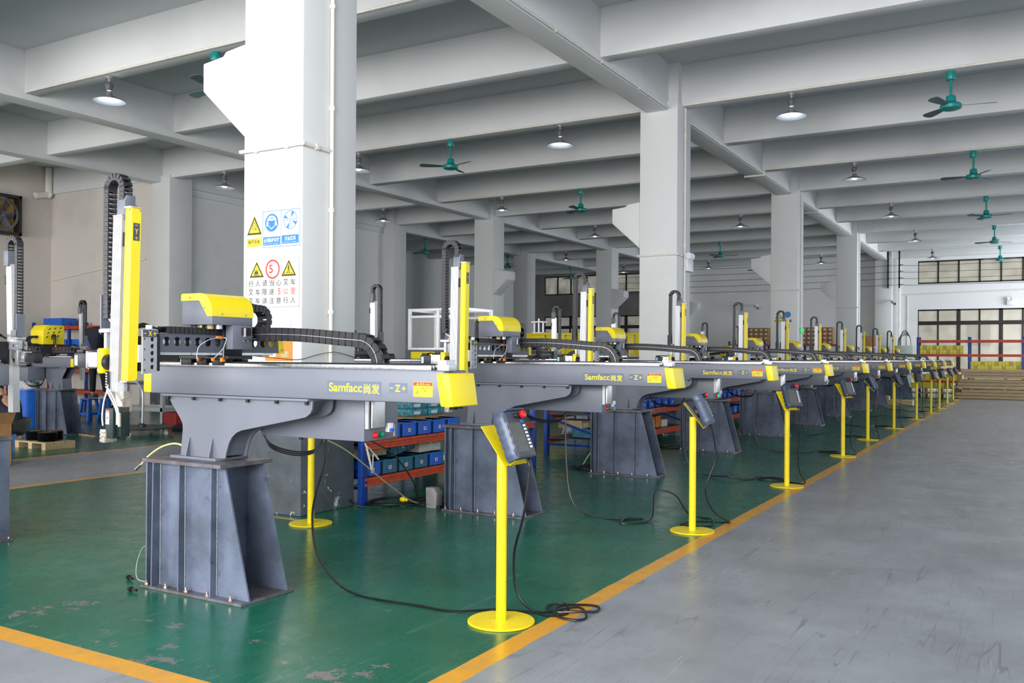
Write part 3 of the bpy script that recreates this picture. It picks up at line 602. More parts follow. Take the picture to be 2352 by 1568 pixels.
    chain(MB(), [(-4.45, 3.55, 1.642), (-4.45, 4.35, 1.642)], (1, 0, 0), .032, .04, .085).build('arm_cable_chain', 'chain_plastic', ka)
    chain(MB(), [(-4.42, y, z) for y, z in [(4.08, 1.815), (4.25, 1.80)] + arc(4.27, 1.728, .075, PI*.5, -PI*.42) + [(4.26, 1.655), (4.1, 1.655)]], (1, 0, 0), .034, .045, .09).build('head_cable_chain', 'chain_plastic', ka)
    chain(MB(), [(x, 4.03, z) for x, z in [(-4.745, 1.66), (-4.745, 1.80)] + arc(-4.715, 1.815, .03, PI, 0, 8) + [(-4.685, 1.74)]], (0, 1, 0), .018, .022, .05).build('small_cable_chain', 'chain_plastic', ka)
    if covered:
        hd = C(MB().prism([(-4.578, 1.68), (-4.308, 1.68), (-4.308, 1.74), (-4.35, 1.74), (-4.42, 1.836), (-4.578, 1.836)], 'y', 3.80, 4.127).build('head_housing', 'grey_paint', root, .003))
        cap = [(-4.581, 1.829), (-4.581, 1.862), (-4.577, 1.869), (-4.57, 1.873)] + [(-4.4155+.11*math.sin(a), 1.763+.11*math.cos(a)) for a in [PI/2*k/12 for k in range(13)]] + [(-4.3055, 1.731), (-4.346, 1.731), (-4.418, 1.829)]
        hc = MB().prism(cap, 'y', 3.796, 4.131).build('head_cover', 'yellow_paint', hd)
        for p in ((-4.304, 3.87, 1.747), (-4.304, 4.06, 1.747), (-4.50, 3.794, 1.848), (-4.372, 3.794, 1.785)): MB().ball(p, .0065, 8).build('screw', 'nickel', hc)
        hp = MB().box(-4.372, -4.310, 3.965, 4.127, 1.53, 1.684).build('side_panel', 'grey_paint', hd, .002)
        B('cable_opening', 'black_plastic', hp, -4.3095, -4.3085, 4.035, 4.115, 1.618, 1.668); B('chain_bracket', 'white_aluminium', hp, -4.309, -4.295, 4.055, 4.06, 1.61, 1.665); B('chain_plate', 'dark_grey_paint', hp, -4.31, -4.27, 4.05, 4.125, 1.594, 1.60)
        for y in (4.05, 4.085): MB().cyl((-4.31, y, 1.585), (-4.302, y, 1.585), .007, n=8).build('screw', 'nickel', hp)
    else:
        hd = C(MB().prism([(3.80, 1.68), (4.127, 1.68), (4.127, 1.82), (4.07, 1.873), (3.80, 1.873)], 'x', -4.58, -4.31).build('head_housing', 'yellow_paint', root, .01))
        mb = MB()
        for k in range(9): y = 3.86+.085*(k % 3)+.02*(k//3); z = 1.845-.04*(k//3)-.006*(k % 3); mb.obox((-4.581, y, z), (0, .9, -.45), (1, 0, 0), (0, .45, .9), .016, .001, .005)
        mb.build('vent_slot', 'black_plastic', hd)
    B('gearbox', 'dark_steel', hd, -4.56, -4.39, 3.97, 4.12, 1.49, 1.68, bevel=.004)
    for x, y, m in ((-4.48, 3.87, 'brass'), (-4.40, 3.87, 'beige_card'), (-4.36, 3.9, 'aluminium')): MB().cyl((x, y, 1.655), (x, y, 1.68), .022).build('motor_flange', m, hd)
    big = [(-4.36, 1.628), (-4.2, 1.629), (-4.05, 1.626), (-3.9, 1.619), (-3.75, 1.608), (-3.62, 1.597)]
    cx, cz, r, YC = -3.49, 1.437, .152, 4.217
    lp_ = [(x, YC, z) for x, z in big] + [(x, YC, z) for x, z in arc(cx, cz, r, PI/2, -PI/2, 10)] + [(-3.7, YC, 1.288), (-4.1, YC, 1.288)]
    lp_ = [Vector(p) for p in lp_]
    if chain_len < 1: lp_ = [Vector((-4.36+(p.x+4.36)*chain_len, p.y, p.z)) if p.x < -3.6 else Vector((-4.36+(-3.6+4.36)*chain_len+(p.x+3.6), p.y, p.z)) for p in lp_]
    sp = smooth(lp_, 3); kc = C(chain(MB(), sp, (0, 1, 0), .052, .083, .08).build('traverse_cable_chain', 'chain_plastic', root))
    MB().tube([p + Vector((0, -.0412, 0)) for p in sp[:-6]], .0022, 4).build('link_pin_line', 'aluminium', kc)
    mb = MB()
    for k in range(4): mb.tube([p + Vector((0, -.02+.014*k, .004*(k % 2))) for p in sp], .006, 5)
    mb.build('hose', 'clear_hose', kc)
    # sensors and air hoses on the arm
    for b in ((-4.39, -4.382, 3.90, 3.952, 1.594, 1.612), (-4.39, -4.37, 3.935, 3.965, 1.452, 1.478), (-4.39, -4.378, 3.865, 3.885, 1.457, 1.478), (-4.585, -4.565, 3.92, 3.945, 1.455, 1.478)): C(B('sensor', 'orange_plastic', root, *b, bevel=.002))
    mb = MB().tube(smooth([(-4.383, 3.93, 1.60), (-4.37, 3.84, 1.59), (-4.37, 3.76, 1.55), (-4.375, 3.745, 1.50), (-4.375, 3.745, 1.47)]), .003).tube(smooth([(-4.383, 3.955, 1.603), (-4.365, 3.965, 1.595), (-4.36, 3.94, 1.54), (-4.37, 3.945, 1.48)]), .003).tube(smooth([(-4.36, 3.94, 1.54), (-4.365, 3.90, 1.50), (-4.38, 3.88, 1.475)]), .003)
    C(mb.build('air_hose', 'clear_hose', root))
    # vertical arm at the front end of the kick arm
    xp = MB(); hz = [1.423, 1.463, 1.503, 1.543, 1.583]; cl = [(1.40, hz[0]-.02, 0, 0)] + [(h-.02, h+.02, h, .0135) for h in hz] + [(hz[-1]+.02, 1.637, 0, 0)]
    xp.holed(cl, 3.395, 3.458, lambda u, v, k: (-4.387+k, v, u), .012, 3.428); hz2 = [1.405, 1.465, 1.525, 1.585]; cl2 = [(1.385, 1.435, 1.405, .006)] + [(h-.03, h+.03, h, .006) for h in hz2[1:]] + [(1.615, 1.637, 0, 0)]
    xp.holed(cl2, 3.362, 3.395, lambda u, v, k: (-4.387+k, v, u), .012, 3.376, 10); xp.prism([(3.395, 1.385), (3.43, 1.388), (3.45, 1.393), (3.458, 1.40), (3.395, 1.40)], 'x', -4.387, -4.375)
    xp = C(xp.build('arm_plate', 'plate_grey', root)); B('arm_block', 'dark_steel', xp, -4.52, -4.39, 3.36, 3.49, 1.40, 1.60); B('plate_spacer', 'white_aluminium', xp, -4.45, -4.388, 3.346, 3.362, 1.45, 1.55)
    B('axis_label', 'label_grey', xp, -4.375, -4.374, 3.362, 3.458, 1.595, 1.636); text('X', 'axis_lettering', 'label_yellow', xp, 'x+', 3.398, 1.602, .026, .027, -4.3735, .03)
    mb = MB()
    for b in ((3.367, 3.385, 1.6135, 1.6175), (3.430, 3.453, 1.6135, 1.6175), (3.4395, 3.4435, 1.604, 1.627)): mb.box(-4.3738, -4.3733, *b)
    mb.build('axis_mark', 'label_yellow', xp); B('valve_block', 'white_plastic', xp, -4.41, -4.385, 3.405, 3.435, 1.64, 1.665, bevel=.003)
    mb = MB()
    for k in range(4): mb.tube(smooth([(-4.45+k*.01, 3.33, 1.63), (-4.43, 3.40, 1.655+.006*k), (-4.44, 3.50, 1.65), (-4.45, 3.56, 1.645)]), .006)
    mb.build('cable_bundle', 'black_cable', xp)
    lean = lambda z: -.022*(2.33-z)
    def tilt(o):
        for v in o.data.vertices: v.co.y += lean(v.co.z)
        return o
    if covered:
        vt = C(tilt(MB().prism([(-4.449, 3.30), (-4.441, 3.298), (-4.408, 3.298), (-4.40, 3.306), (-4.40, 3.366), (-4.449, 3.366)], 'z', 1.342, 2.325).build('arm_cover', 'yellow_paint', root)))
        for z in (1.338, 2.325): tilt(B('cover_clip', 'nickel', vt, -4.453, -4.396, 3.294, 3.37, z, z+.008))
        for z in (1.352, 2.315):
            for p in ((-4.44, 3.297), (-4.41, 3.297), (-4.398, 3.355)): tilt(MB().ball((p[0], p[1], z), .006, 8).build('screw', 'nickel', vt))
        mb = MB()
        for x in (-4.44, -4.42): 
            for y in (3.32, 3.345): mb.cyl((x, y, 2.33), (x, y, 2.342), .006, n=6)
        tilt(mb.build('cable_gland', 'black_plastic', vt)); tilt(B('axis_label', 'label_grey', vt, -4.40, -4.399, 3.316, 3.358, 2.14, 2.24))
        tilt(text('Y', 'axis_lettering', 'label_yellow', vt, 'x+', 3.326, 2.178, .023, .03, -4.3985, .03)); mb = MB()
        for b in ((3.328, 3.347, 2.226, 2.229), (3.328, 3.347, 2.154, 2.157), (3.336, 3.339, 2.146, 2.165)): mb.box(-4.3988, -4.3983, *b)
        tilt(mb.build('axis_mark', 'label_yellow', vt))
    pts = [(-4.553, 3.298)]; n = 5
    for k in range(n):
        x0 = -4.553+k*.0154; pts += [(x0+.004, 3.298), (x0+.005, 3.303), (x0+.010, 3.303), (x0+.011, 3.298)]
    pts += [(-4.476, 3.298), (-4.476, 3.36), (-4.553, 3.36)]
    z0 = 1.283 if covered else .97
    pr = C(tilt(MB().prism(pts, 'z', z0, 2.285).build('lift_profile', 'white_aluminium', root)))
    tilt(B('profile_rail', 'rail_strip' if covered else 'bright_steel', pr, -4.476, -4.462, 3.315, 3.35, 1.33, 2.26)); tilt(B('slide_block', 'dark_steel', pr, -4.476, -4.452, 3.305, 3.36, 2.11, 2.19, bevel=.003)); tilt(B('profile_cap', 'aluminium', pr, -4.556, -4.474, 3.296, 3.362, 2.285, 2.29))
    up = [(x, 3.345, z) for x, z in [(-4.645, 1.70), (-4.65, 2.0), (-4.647, 2.44)] + arc(-4.578, 2.45, .069, PI, 0, 16) + [(-4.509, 2.36)]]
    lc = C(chain(MB(), smooth(up, 4), (0, 1, 0), .028, .042, .06).build('lift_cable_chain', 'chain_plastic', root))
    MB().prism([(3.31, 2.27), (3.38, 2.27), (3.38, 2.405), (3.33, 2.405), (3.31, 2.37)], 'x', -4.54, -4.47).build('chain_top_bracket', 'grey_paint', lc, .002)
    MB().box(-4.685, -4.675, 3.31, 3.385, 1.645, 1.84).box(-4.685, -4.595, 3.377, 3.385, 1.645, 1.70).box(-4.685, -4.59, 3.31, 3.385, 1.640, 1.646).build('chain_base_bracket', 'grey_paint', lc)
    mb = MB()
    for k in range(3): mb.tube(smooth([(-4.645+.006*k, 3.35, 1.74), (-4.635, 3.335, 1.70), (-4.585+.006*k, 3.325, 1.67), (-4.565, 3.33, 1.645)]), .006)
    mb.build('hose', 'clear_hose', lc); B('fitting', 'orange_plastic', lc, -4.59, -4.56, 3.31, 3.33, 1.642, 1.658)
    dr = C(MB().box(-4.655, -4.56, 3.28, 3.36, 1.62, 1.64).box(-4.622, -4.60, 3.29, 3.35, 1.50, 1.62).build('drive_mount', 'white_aluminium', root, .002))
    MB().holed([(-4.6, -4.545, -4.568, .018)], 1.45, 1.62, lambda u, v, k: (u, 3.34+k, v), .01, 1.56).build('drive_plate', 'aluminium', dr); MB().box(-4.642, -4.597, 3.262, 3.35, 1.385, 1.53).build('drive_cover', 'yellow_paint' if covered else 'plate_grey', dr, .008, 3)
    for z in (1.405, 1.515): MB().cyl((-4.625, 3.262, z), (-4.625, 3.256, z), .008, n=8).build('screw', 'nickel', dr)
    MB().cyl((-4.597, 3.30, 1.45), (-4.558, 3.30, 1.45), .045, n=22).build('belt_pulley', 'dark_steel', dr)
    B('gearbox', 'aluminium', dr, -4.735, -4.645, 3.262, 3.345, 1.418, 1.508, bevel=.006); MB().prism([(-4.74, 1.412), (-4.728, 1.412), (-4.728, 1.514), (-4.74, 1.514)], 'y', 3.257, 3.35).build('motor_flange', 'aluminium', dr, .003)
    mt = B('motor', 'motor_black', dr, -4.865, -4.74, 3.265, 3.34, 1.418, 1.502, bevel=.006); 
    root_motor = mt
    B('motor_cable_box', 'motor_black', dr, -4.86, -4.80, 3.28, 3.32, 1.502, 1.522, bevel=.004); B('motor_label', 'sky_label', dr, -4.852, -4.825, 3.2635, 3.265, 1.43, 1.488)
    MB().tube(smooth([(-4.82, 3.3, 1.515), (-4.76, 3.29, 1.52), (-4.70, 3.3, 1.515), (-4.64, 3.31, 1.53)]), .006).build('motor_cable', 'black_cable', dr)
    if not covered:
        for y0_ in (3.27, 3.345): MB().holed([(-4.66+.05*k, -4.61+.05*k, -4.635+.05*k, .016) for k in range(3)], 1.53, 1.60, lambda u, v, k: (u, y0_+k, v), .008, 1.565).build('hole_plate', 'plate_grey', dr)
    if covered:
        gp = C(B('gripper', 'gripper_dark', root, -4.542, -4.475, 3.245, 3.30, 1.02, 1.19, bevel=.004)); B('gripper_rail', 'gripper_dark', gp, -4.478, -4.44, 3.27, 3.33, 1.03, 1.20, bevel=.003)
        B('mount', 'nickel', gp, -4.50, -4.44, 3.28, 3.34, 1.17, 1.285); B('acrylic_guard', 'clear_panel', gp, -4.52, -4.425, 3.275, 3.281, 1.245, 1.34)
        gl = B('gripper_label', 'label_white', gp, -4.537, -4.506, 3.244, 3.245, 1.10, 1.18); B('red_header', 'label_red', gl, -4.537, -4.506, 3.2435, 3.244, 1.165, 1.18); B('code_mark', 'ink', gl, -4.526, -4.516, 3.2435, 3.244, 1.132, 1.142)
        text('CAUTION', 'label_lettering', 'label_white', gl, 'y-', -4.534, 1.168, .025, .008, 3.2432, .01); text('ROBOT', 'label_lettering', 'ink_grey', gl, 'y-', -4.532, 1.118, .022, .006, 3.2435)
        jb = MB().box(-4.575, -4.525, 3.235, 3.31, .995, 1.07)
        jb = jb.build('gripper_jaw', 'nickel', gp, .002); mb = MB()
        for i in range(3):
            for k in range(3): mb.cyl((-4.566+i*.016, 3.236, 1.008+k*.022), (-4.566+i*.016, 3.231, 1.008+k*.022), .006, n=8)
        mb.build('jaw_bolt', 'nickel', jb)
        mb = MB().tube(smooth([(-4.55, 3.27, 1.40), (-4.545, 3.262, 1.33), (-4.54, 3.255, 1.29), (-4.57, 3.255, 1.22), (-4.575, 3.25, 1.14), (-4.56, 3.245, 1.09)]), .005).tube(smooth([(-4.54, 3.255, 1.29), (-4.50, 3.25, 1.25), (-4.46, 3.25, 1.20), (-4.447, 3.255, 1.15)]), .006).tube(smooth([(-4.53, 3.255, 1.30), (-4.48, 3.25, 1.255), (-4.445, 3.25, 1.2), (-4.432, 3.255, 1.15)]), .005)
        mb.build('air_hose', 'clear_hose', gp); MB().cyl((-4.447, 3.255, 1.165), (-4.447, 3.255, 1.10), .009).cyl((-4.43, 3.255, 1.165), (-4.43, 3.255, 1.09), .009).build('speed_valve', 'nickel', gp)
        MB().box(-4.556, -4.54, 3.255, 3.27, 1.30, 1.40).build('cable_connector', 'black_plastic', gp); mb = MB()
        for k in range(6): mb.box(-4.555, -4.541, 3.2535, 3.255, 1.308+k*.015, 1.313+k*.015)
        mb.build('connector_pin', 'label_white', gp)
    root.location = loc; root.rotation_euler = (0, 0, rz)
    return root
OFF = [0, 3.37, 6.65, 10.0, 13.35, 16.7, 20.0, 23.3, 26.5, 29.8, 33.1]
CDX = [.007, .055, -.244, -.235, -.199, -.213, -.175, -.146, -.131, -.123, -.09]
BDX = [0, .016, .034, .046, .058, .04, .064, .08, .081, .095, .11]
first = machine((-4.5, 4.02, 0), 'nearest grey gantry robot with yellow head and arm, in front of the white column')
for i in range(1, 11):
    r = copy_tree(first); r['label'] = f'{ORD[i]} gantry robot from the camera in the row beside the aisle' if i < 10 else 'farthest gantry robot of the row beside the aisle, by the timber stack'
    r.location = (-4.5+BDX[i], 4.02+OFF[i], 0)
    for ch in r.children:
        if ch.name.split('.')[0] in CARR: ch.location.x += CDX[i]-BDX[i]
        for q_ in ch.children:
            if i > 1 and q_.name.startswith('green_lamp'): q_.material_slots[0].link = 'OBJECT'; q_.material_slots[0].material = M['green_led']
at(-4.5, 4.02, 0)
MB().tube(smooth([(-4.76, 3.98, .90), (-4.84, 3.97, .915), (-4.95, 3.96, .89), (-5.06, 3.95, .83), (-5.15, 3.95, .76)]), .006).build('loose_air_hose', 'yellow_hose', first)
MB().cyl((-5.15, 3.95, .76), (-5.205, 3.95, .722), .009).build('hose_tip', 'bright_steel', first)
G2 = 'bare gantry robots behind the first row'
b1 = machine((-7.50, 4.0, 0), 'partly bare gantry robot cut by the left picture edge, beyond the steel pedestal', False, False, .45, G2, PI, .40)
for x, y, nm in ((-7.3, 9.70, 'bare gantry robot seen just right of the nearest white column'), (-7.45, 15.75, 'bare gantry robot seen between the second robot head and third yellow arm'), (-7.45, 18.8, 'bare gantry robot partly hidden by the second white column'), (-7.45, 25.4, 'bare gantry robot seen right of the second column, behind the fourth robot'), (-7.45, 28.7, 'far bare gantry robot behind the fifth robot head')):
    r = copy_tree(b1); r['label'] = nm; r.location = (x, y, 0)
    for ch in r.children:
        if ch.name.split('.')[0] in CARR: ch.location.x += .69
b2 = copy_tree(b1); b2['label'] = 'dark bare gantry robot with yellow slotted head across the left walkway'; b2.location = (-15.72, 10.28, 0)
for ch in list(b2.children):
    if ch.name.split('.')[0] == 'pedestal': ch.rotation_euler = (0, 0, PI)
    if ch.name.split('.')[0] == 'head_housing': S_ = (1.5, 1.3, 1.9); ch.scale = S_; ch.location = (ch.location.x+.0, .06*.3, 1.70*(1-1.9))
for o in [c for q_ in b1.children for c in q_.children if c.name.startswith('left_end_cap')]: o.material_slots[0].link = 'OBJECT'; o.material_slots[0].material = M['grey_paint']

# ------------------------------------------------------------------ teach pendants on yellow stands
def stand(x, y, az, label):
    t = thing('pendant_stand', label, 'stand', (0, 0, 0), 'yellow pendant stands')
    MB().lathe([(.001, 0), (.186, 0), (.19, .003), (.19, .010), (.186, .013), (.001, .013)], n=40).build('base_disc', 'stand_yellow', t); MB().cyl((0, 0, .012), (0, 0, .985), .0295, n=20).build('pole', 'stand_yellow', t)
    d = Vector((.63, 0, -.777)); n = Vector((.777, 0, .63)); q = Vector((0, 1, 0)); c = Vector((.012, 0, 1.0)); mb = MB()
    mb.obox(c, d, q, n, .135, .105, .0018); e = c+d*.135; mb.obox(e+n*.04, n, q, d, .042, .06, .0018); mb.obox(e+n*.08-d*.012, d, q, n, .014, .03, .0018)
    mb.build('cradle', 'stand_yellow', t, .0015, 1); t.location = (x, y, 0); t.rotation_euler = (0, 0, az); return t
def pendant(x, y, az, label, floor_pts):
    t = thing('teach_pendant', label, 'teach pendant', (0, 0, 0), 'teach pendants on the yellow stands')
    a = math.radians(66); d = Vector((math.cos(a), 0, -math.sin(a))); n = Vector((math.sin(a), 0, math.cos(a))); q = Vector((0, 1, 0))
    c = Vector((.085, 0, 1.05)); H, W, T = .135, .10, .042
    mb = MB(); prof = []
    for i in range(13):
        s_ = -H+2*H*i/12; prof.append((s_, W*(1-.10*abs(s_/H)**6)-(.009 if 2 < i < 10 and i % 2 else 0)))
    ring = []
    for s_, wd in prof:
        for yy, nn in ((-wd+.012, -T), (wd-.012, -T), (wd, -T+.014), (wd, T-.014), (wd-.012, T), (-wd+.012, T), (-wd, T-.014), (-wd, -T+.014)): ring.append(c+d*s_+q*yy+n*nn)
    m = len(prof); mb.add(ring, [(i*8+k, i*8+(k+1) % 8, (i+1)*8+(k+1) % 8, (i+1)*8+k) for i in range(m-1) for k in range(8)] + [tuple(range(8)), tuple(range((m-1)*8+7, (m-1)*8-1, -1))])
    mb.build('pendant_body', 'pendant_blue', t, 0, 2, 50)
    P = lambda s_, yy, nn: c+d*s_+q*yy+n*nn
    MB().obox(P(.005, 0, T+.002), d, q, n, H*.93, W*.80, .004).build('front_panel', 'pendant_face', t, .003); MB().obox(P(.02, -.022, T+.0068), d, q, n, .085, .05, .0012).build('screen', 'screen', t)
    mb = MB()
    for k in range(7): mb.obox(P(-.045+k*.021, .055, T+.008), d, q, n, .006, .010, .002)
    mb.build('button_row', 'white_plastic', t, .001); MB().obox(P(-.07, .045, T+.0075), d, q, n, .007, .01, .0015).build('key', 'bin_blue', t)
    MB().cyl(P(-.105, .045, T), P(-.105, .045, T+.02), .018, n=16).build('stop_collar', 'black_plastic', t); MB().cyl(P(-.105, .045, T+.018), P(-.105, .045, T+.042), .020, .022, n=18).build('stop_button', 'red_button', t, .003)
    MB().cyl(P(-.105, 0, T), P(-.105, 0, T+.024), .014, n=14).build('mode_knob', 'black_plastic', t, .002)
    mb = MB().obox(P(-.140, 0, .012), n, q, d, .055, W*.85, .005); mb.build('visor', 'pendant_blue', t, .004); hs = MB().lathe([(.045, 0), (.052, .004), (.052, .02), (.045, .026), (.02, .026)], (0, 0, 0), 22).build('hand_strap', 'black_plastic', t)
    rot = n.to_track_quat('Z', 'Y').to_matrix()
    for v in hs.data.vertices: v.co = P(.0, 0, -T-.026)+rot @ v.co
    iv = Matrix.Rotation(-az, 3, 'Z'); W2 = lambda p: iv @ (Vector(p)-Vector((x, y, 0)))
    g = P(H, .05, 0); wp = [g, g+d*.05] + [W2(p) for p in floor_pts]
    MB().tube([g-d*.01, g+d*.045], .009, 8).build('cable_gland', 'black_plastic', t); MB().tube(smooth(wp, 5), .0075, 6).build('cable', 'black_cable', t)
    t.location = (x, y, 0); t.rotation_euler = (0, 0, az); return t
ST = [(-2.585, 4.356), (-2.525, 7.469), (-2.466, 10.65), (-2.489, 14.36), (-2.605, 17.52), (-2.549, 20.66), (-2.456, 24.08), (-2.40, 27.1), (-2.406, 29.73), (-2.456, 33.3), (-2.494, 36.4)]
AZ = [-.12, .26, -.75, -.62, .14, .2, -.95, -.45, -.6, -.1, -.1]
Zf = .008
C1 = [(-2.47, 4.40, .6), (-2.62, 4.56, .34), (-2.62, 4.60, .1), (-2.50, 4.60, Zf), (-2.40, 4.58, Zf), (-2.33, 4.68, Zf), (-2.42, 4.82, Zf+.01), (-2.50, 4.76, Zf), (-2.42, 4.66, Zf), (-2.28, 4.70, Zf+.012), (-2.20, 4.80, Zf), (-2.24, 4.90, Zf), (-2.34, 4.88, Zf), (-2.42, 4.74, Zf+.012), (-2.36, 4.60, Zf), (-2.23, 4.58, Zf), (-2.20, 4.66, Zf), (-2.30, 4.76, Zf+.02), (-2.46, 4.62, Zf), (-2.70, 4.50, .018), (-2.92, 4.37, Zf), (-3.19, 4.357, Zf), (-3.41, 4.34, Zf), (-3.64, 4.36, Zf), (-3.80, 4.34, .08), (-3.92, 4.31, .25), (-3.95, 4.30, .46), (-3.92, 4.30, .63), (-3.86, 4.30, .80), (-3.85, 4.30, .95)]
C2 = [(-2.37, 7.62, .62), (-2.46, 7.62, .35), (-2.42, 7.72, .15), (-2.32, 7.86, .04), (-2.40, 8.0, Zf), (-2.60, 7.95, Zf), (-2.72, 7.75, Zf), (-2.62, 7.60, .02), (-2.45, 7.75, Zf), (-2.55, 8.05, .015), (-2.80, 8.2, Zf), (-3.0, 8.35, .16), (-3.08, 8.05, .22), (-3.0, 7.75, .03), (-3.05, 7.55, Zf), (-3.18, 7.45, Zf), (-3.22, 7.65, .02), (-3.10, 7.78, Zf), (-3.3, 7.62, Zf), (-3.6, 7.65, Zf), (-3.78, 7.66, .15), (-3.84, 7.67, .5), (-3.85, 7.67, .95)]
def cable_generic(i, x, y, yo):
    k = random.random(); a = Vector((x+.13, y+.03, .55)); b = Vector((x+.08+.1*k, y+.12, .2)); m_ = 4.30+yo
    coil = [(x-.25+.16*math.cos(t_)-.05*t_/6, y+.35+.10*math.sin(t_)+.02*t_, Zf+.004*(j % 3)) for j, t_ in enumerate([j*.9+k for j in range(12)])]
    return [a, b, (x+.16, y+.22, .03), (x, y+.3, Zf)] + coil + [(x-.55, y+.2+.2*k, Zf), (x-.75, (y+m_)/2, .12*k+Zf), (x-1.05, m_+.05, Zf+.01), (-3.75, m_+.02, .12), (-3.83, m_, .45), (-3.85, m_, .95)]
for i, (x, y) in enumerate(ST):
    nm = 'nearest' if i == 0 else 'farthest' if i == 10 else ORD[i]
    stand(x, y, AZ[i], f'{nm} yellow disc-based stand from the camera along the ochre aisle line')
    pendant(x, y, AZ[i], f'dark blue teach pendant with black cable, on {nm} aisle stand', C1 if i == 0 else C2 if i == 1 else cable_generic(i, x, y, OFF[i]))
stand(-5.53, 6.0, .5, 'yellow disc-based stand beside the nearest white column, behind the first robot')

# ------------------------------------------------------------------ racks, bins and cartons
def rack(label, x0, x1, y0, y1, levels, top, along='y', group=None, divs=1, brace=True, beam='orange_paint', bh=.085):
    """open steel rack; posts blue, beams orange, a board on every level"""
    t = thing('storage_rack', label, 'rack', (x0, y0, 0), group)
    s = divs; L0, L1 = (y0, y1) if along == 'y' else (x0, x1)
    cuts = [L0+(L1-L0)*i/s for i in range(s+1)]
    for c in cuts:
        for e in ((x0, x1) if along == 'y' else (y0, y1)):
            a = (e-.025 if e == x0 or e == y0 else e-.025)
            mb = box(e-.03, e+.03, c-.045, c+.045, 0, top) if along == 'y' else box(c-.045, c+.045, e-.03, e+.03, 0, top)
            mb.build('post', 'rack_blue', t, .004)
        if along == 'y' and brace: MB().cyl((x0, c, levels[0]-.1), (x1, c, levels[0]-.1), .018, n=6).cyl((x1, c, levels[0]+.05), (x0, c, levels[-1]-.05), .02, n=6).build('brace', 'rack_blue', t)
    for z in levels:
        for e in ((x0, x1) if along == 'y' else (y0, y1)):
            for k in range(3):
                pass
            h = bh/3; mb = MB()
            for k in range(3):
                d = .022 if k != 1 else .014
                if along == 'y': mb.box(e-d-.012, e+d+.012, L0, L1, z-bh+k*h, z-bh+(k+1)*h)
                else: mb.box(L0, L1, e-d-.012, e+d+.012, z-bh+k*h, z-bh+(k+1)*h)
            mb.build('shelf_beam', beam, t, .003, 1)
        mb = box(x0+.03, x1-.03, y0, y1, z-.012, z-.002) if along == 'y' else box(x0, x1, y0+.03, y1-.03, z-.012, z-.002); mb.build('shelf_board', 'steel_plate', t)
    return t
def bin_(x, y, z, m, label, group, sx=.36, sy=.255, h=.15, fill='bin_dark', rz=0, face='x+', tiltx=0):
    t = thing('storage_bin', label, 'bin', (0, 0, 0), group); a, b = sx/2, sy/2; w_ = .006
    mb = MB().box(-a, a, -b, b, 0, w_); 
    for bx in ((-a, a, -b, -b+w_), (-a, a, b-w_, b), (-a, -a+w_, -b, b), (a-w_, a, -b, b)): mb.box(*bx, 0, h)
    mb.box(-a-.008, a+.008, -b-.008, -b+w_, h-.014, h).box(-a-.008, a+.008, b-w_, b+.008, h-.014, h).box(a-w_, a+.008, -b, b, h-.014, h).box(-a-.008, -a+w_, -b, b, h-.014, h)
    for k in range(5): yy = -b+sy*(k+.5)/5; mb.box(a, a+.006, yy-.006, yy+.006, .01, h-.015)
    mb.build('bin_shell', m, t); mb = MB(); random.seed(int(abs(x*97+y*31)))
    for k in range(26): c = (random.uniform(-a+.04, a-.04), random.uniform(-b+.04, b-.04), h*random.uniform(.3, .8)); mb.obox(c, Vector((random.random(), random.random(), .3)).normalized(), Vector((0, 0, 1)), Vector((1, 0, 0)), .035, .012, .016)
    tag(mb.build('contents', fill, t), kind='stuff'); B('bin_label', 'label_white', t, a+.006, a+.008, -.024, .024, .05, .085); B('label_print', 'ink_red', t, a+.008, a+.0085, -.014, .014, .06, .076)
    t.location = (x, y, z); t.rotation_euler = (tiltx, 0, rz); return t
def carton(x0, x1, y0, y1, z0, z1, m, label, group=None, band=None, open_=False, name='carton', cat='box', lab=None):
    t = thing(name, label, cat, ((x0+x1)/2, (y0+y1)/2, z0), group)
    if open_:
        mb = MB().box(x0, x1, y0, y1, z0, z0+.005)
        for b in ((x0, x1, y0, y0+.006), (x0, x1, y1-.006, y1), (x0, x0+.006, y0, y1), (x1-.006, x1, y0, y1)): mb.box(*b, z0, z1)
        mb.build('walls', m, t)
    else: B('walls', m, t, x0, x1, y0, y1, z0, z1, bevel=.003)
    if band: B('tape', band, t, (x0+x1)/2-.02, (x0+x1)/2+.02, y0-.001, y1+.001, z0, z1+.001); B('tape', band, t, x1, x1+.001, (y0+y1)/2-.02, (y0+y1)/2+.02, z0, z1)
    if lab: B('shipping_label', 'label_white', t, x1, x1+.0015, y0+.05, y0+.05+.4*(y1-y0), z0+.25*(z1-z0), z0+.7*(z1-z0)) if lab == 'x' else B('shipping_label', 'label_white', t, x0+.25*(x1-x0), x0+.75*(x1-x0), y0-.0015, y0, z0+.3*(z1-z0), z0+.65*(z1-z0))
    return t
GR = 'parts racks behind the front robots'
rack('orange and blue parts rack between the nearest column and the second robot', -6.42, -5.81, 7.05, 10.6, (.26, .625), 1.12, group=GR, divs=1)
rack('orange and blue parts rack seen between the second and third steel pedestals', -6.42, -5.56, 12.15, 15.95, (.26, .625), 1.2, group=GR)
rack('orange and blue parts rack seen between the third and fourth steel pedestals', -6.42, -5.62, 17.35, 21.3, (.26, .625), 1.2, group=GR)
GB = 'blue parts bins on the racks'
for k, m in enumerate(('bin_blue', 'bin_teal', 'bin_teal', 'bin_teal', 'bin_blue')):
    bin_(-6.0, 7.22+.28*k, .262, m, ['blue parts bin at the near end of the lowest rack shelf by the column', 'teal parts bin second on the lowest rack shelf by the column', 'teal parts bin third on the lowest rack shelf by the column', 'teal parts bin fourth on the lowest rack shelf by the column', 'blue parts bin last before the white carton on the lowest rack shelf'][k], GB)
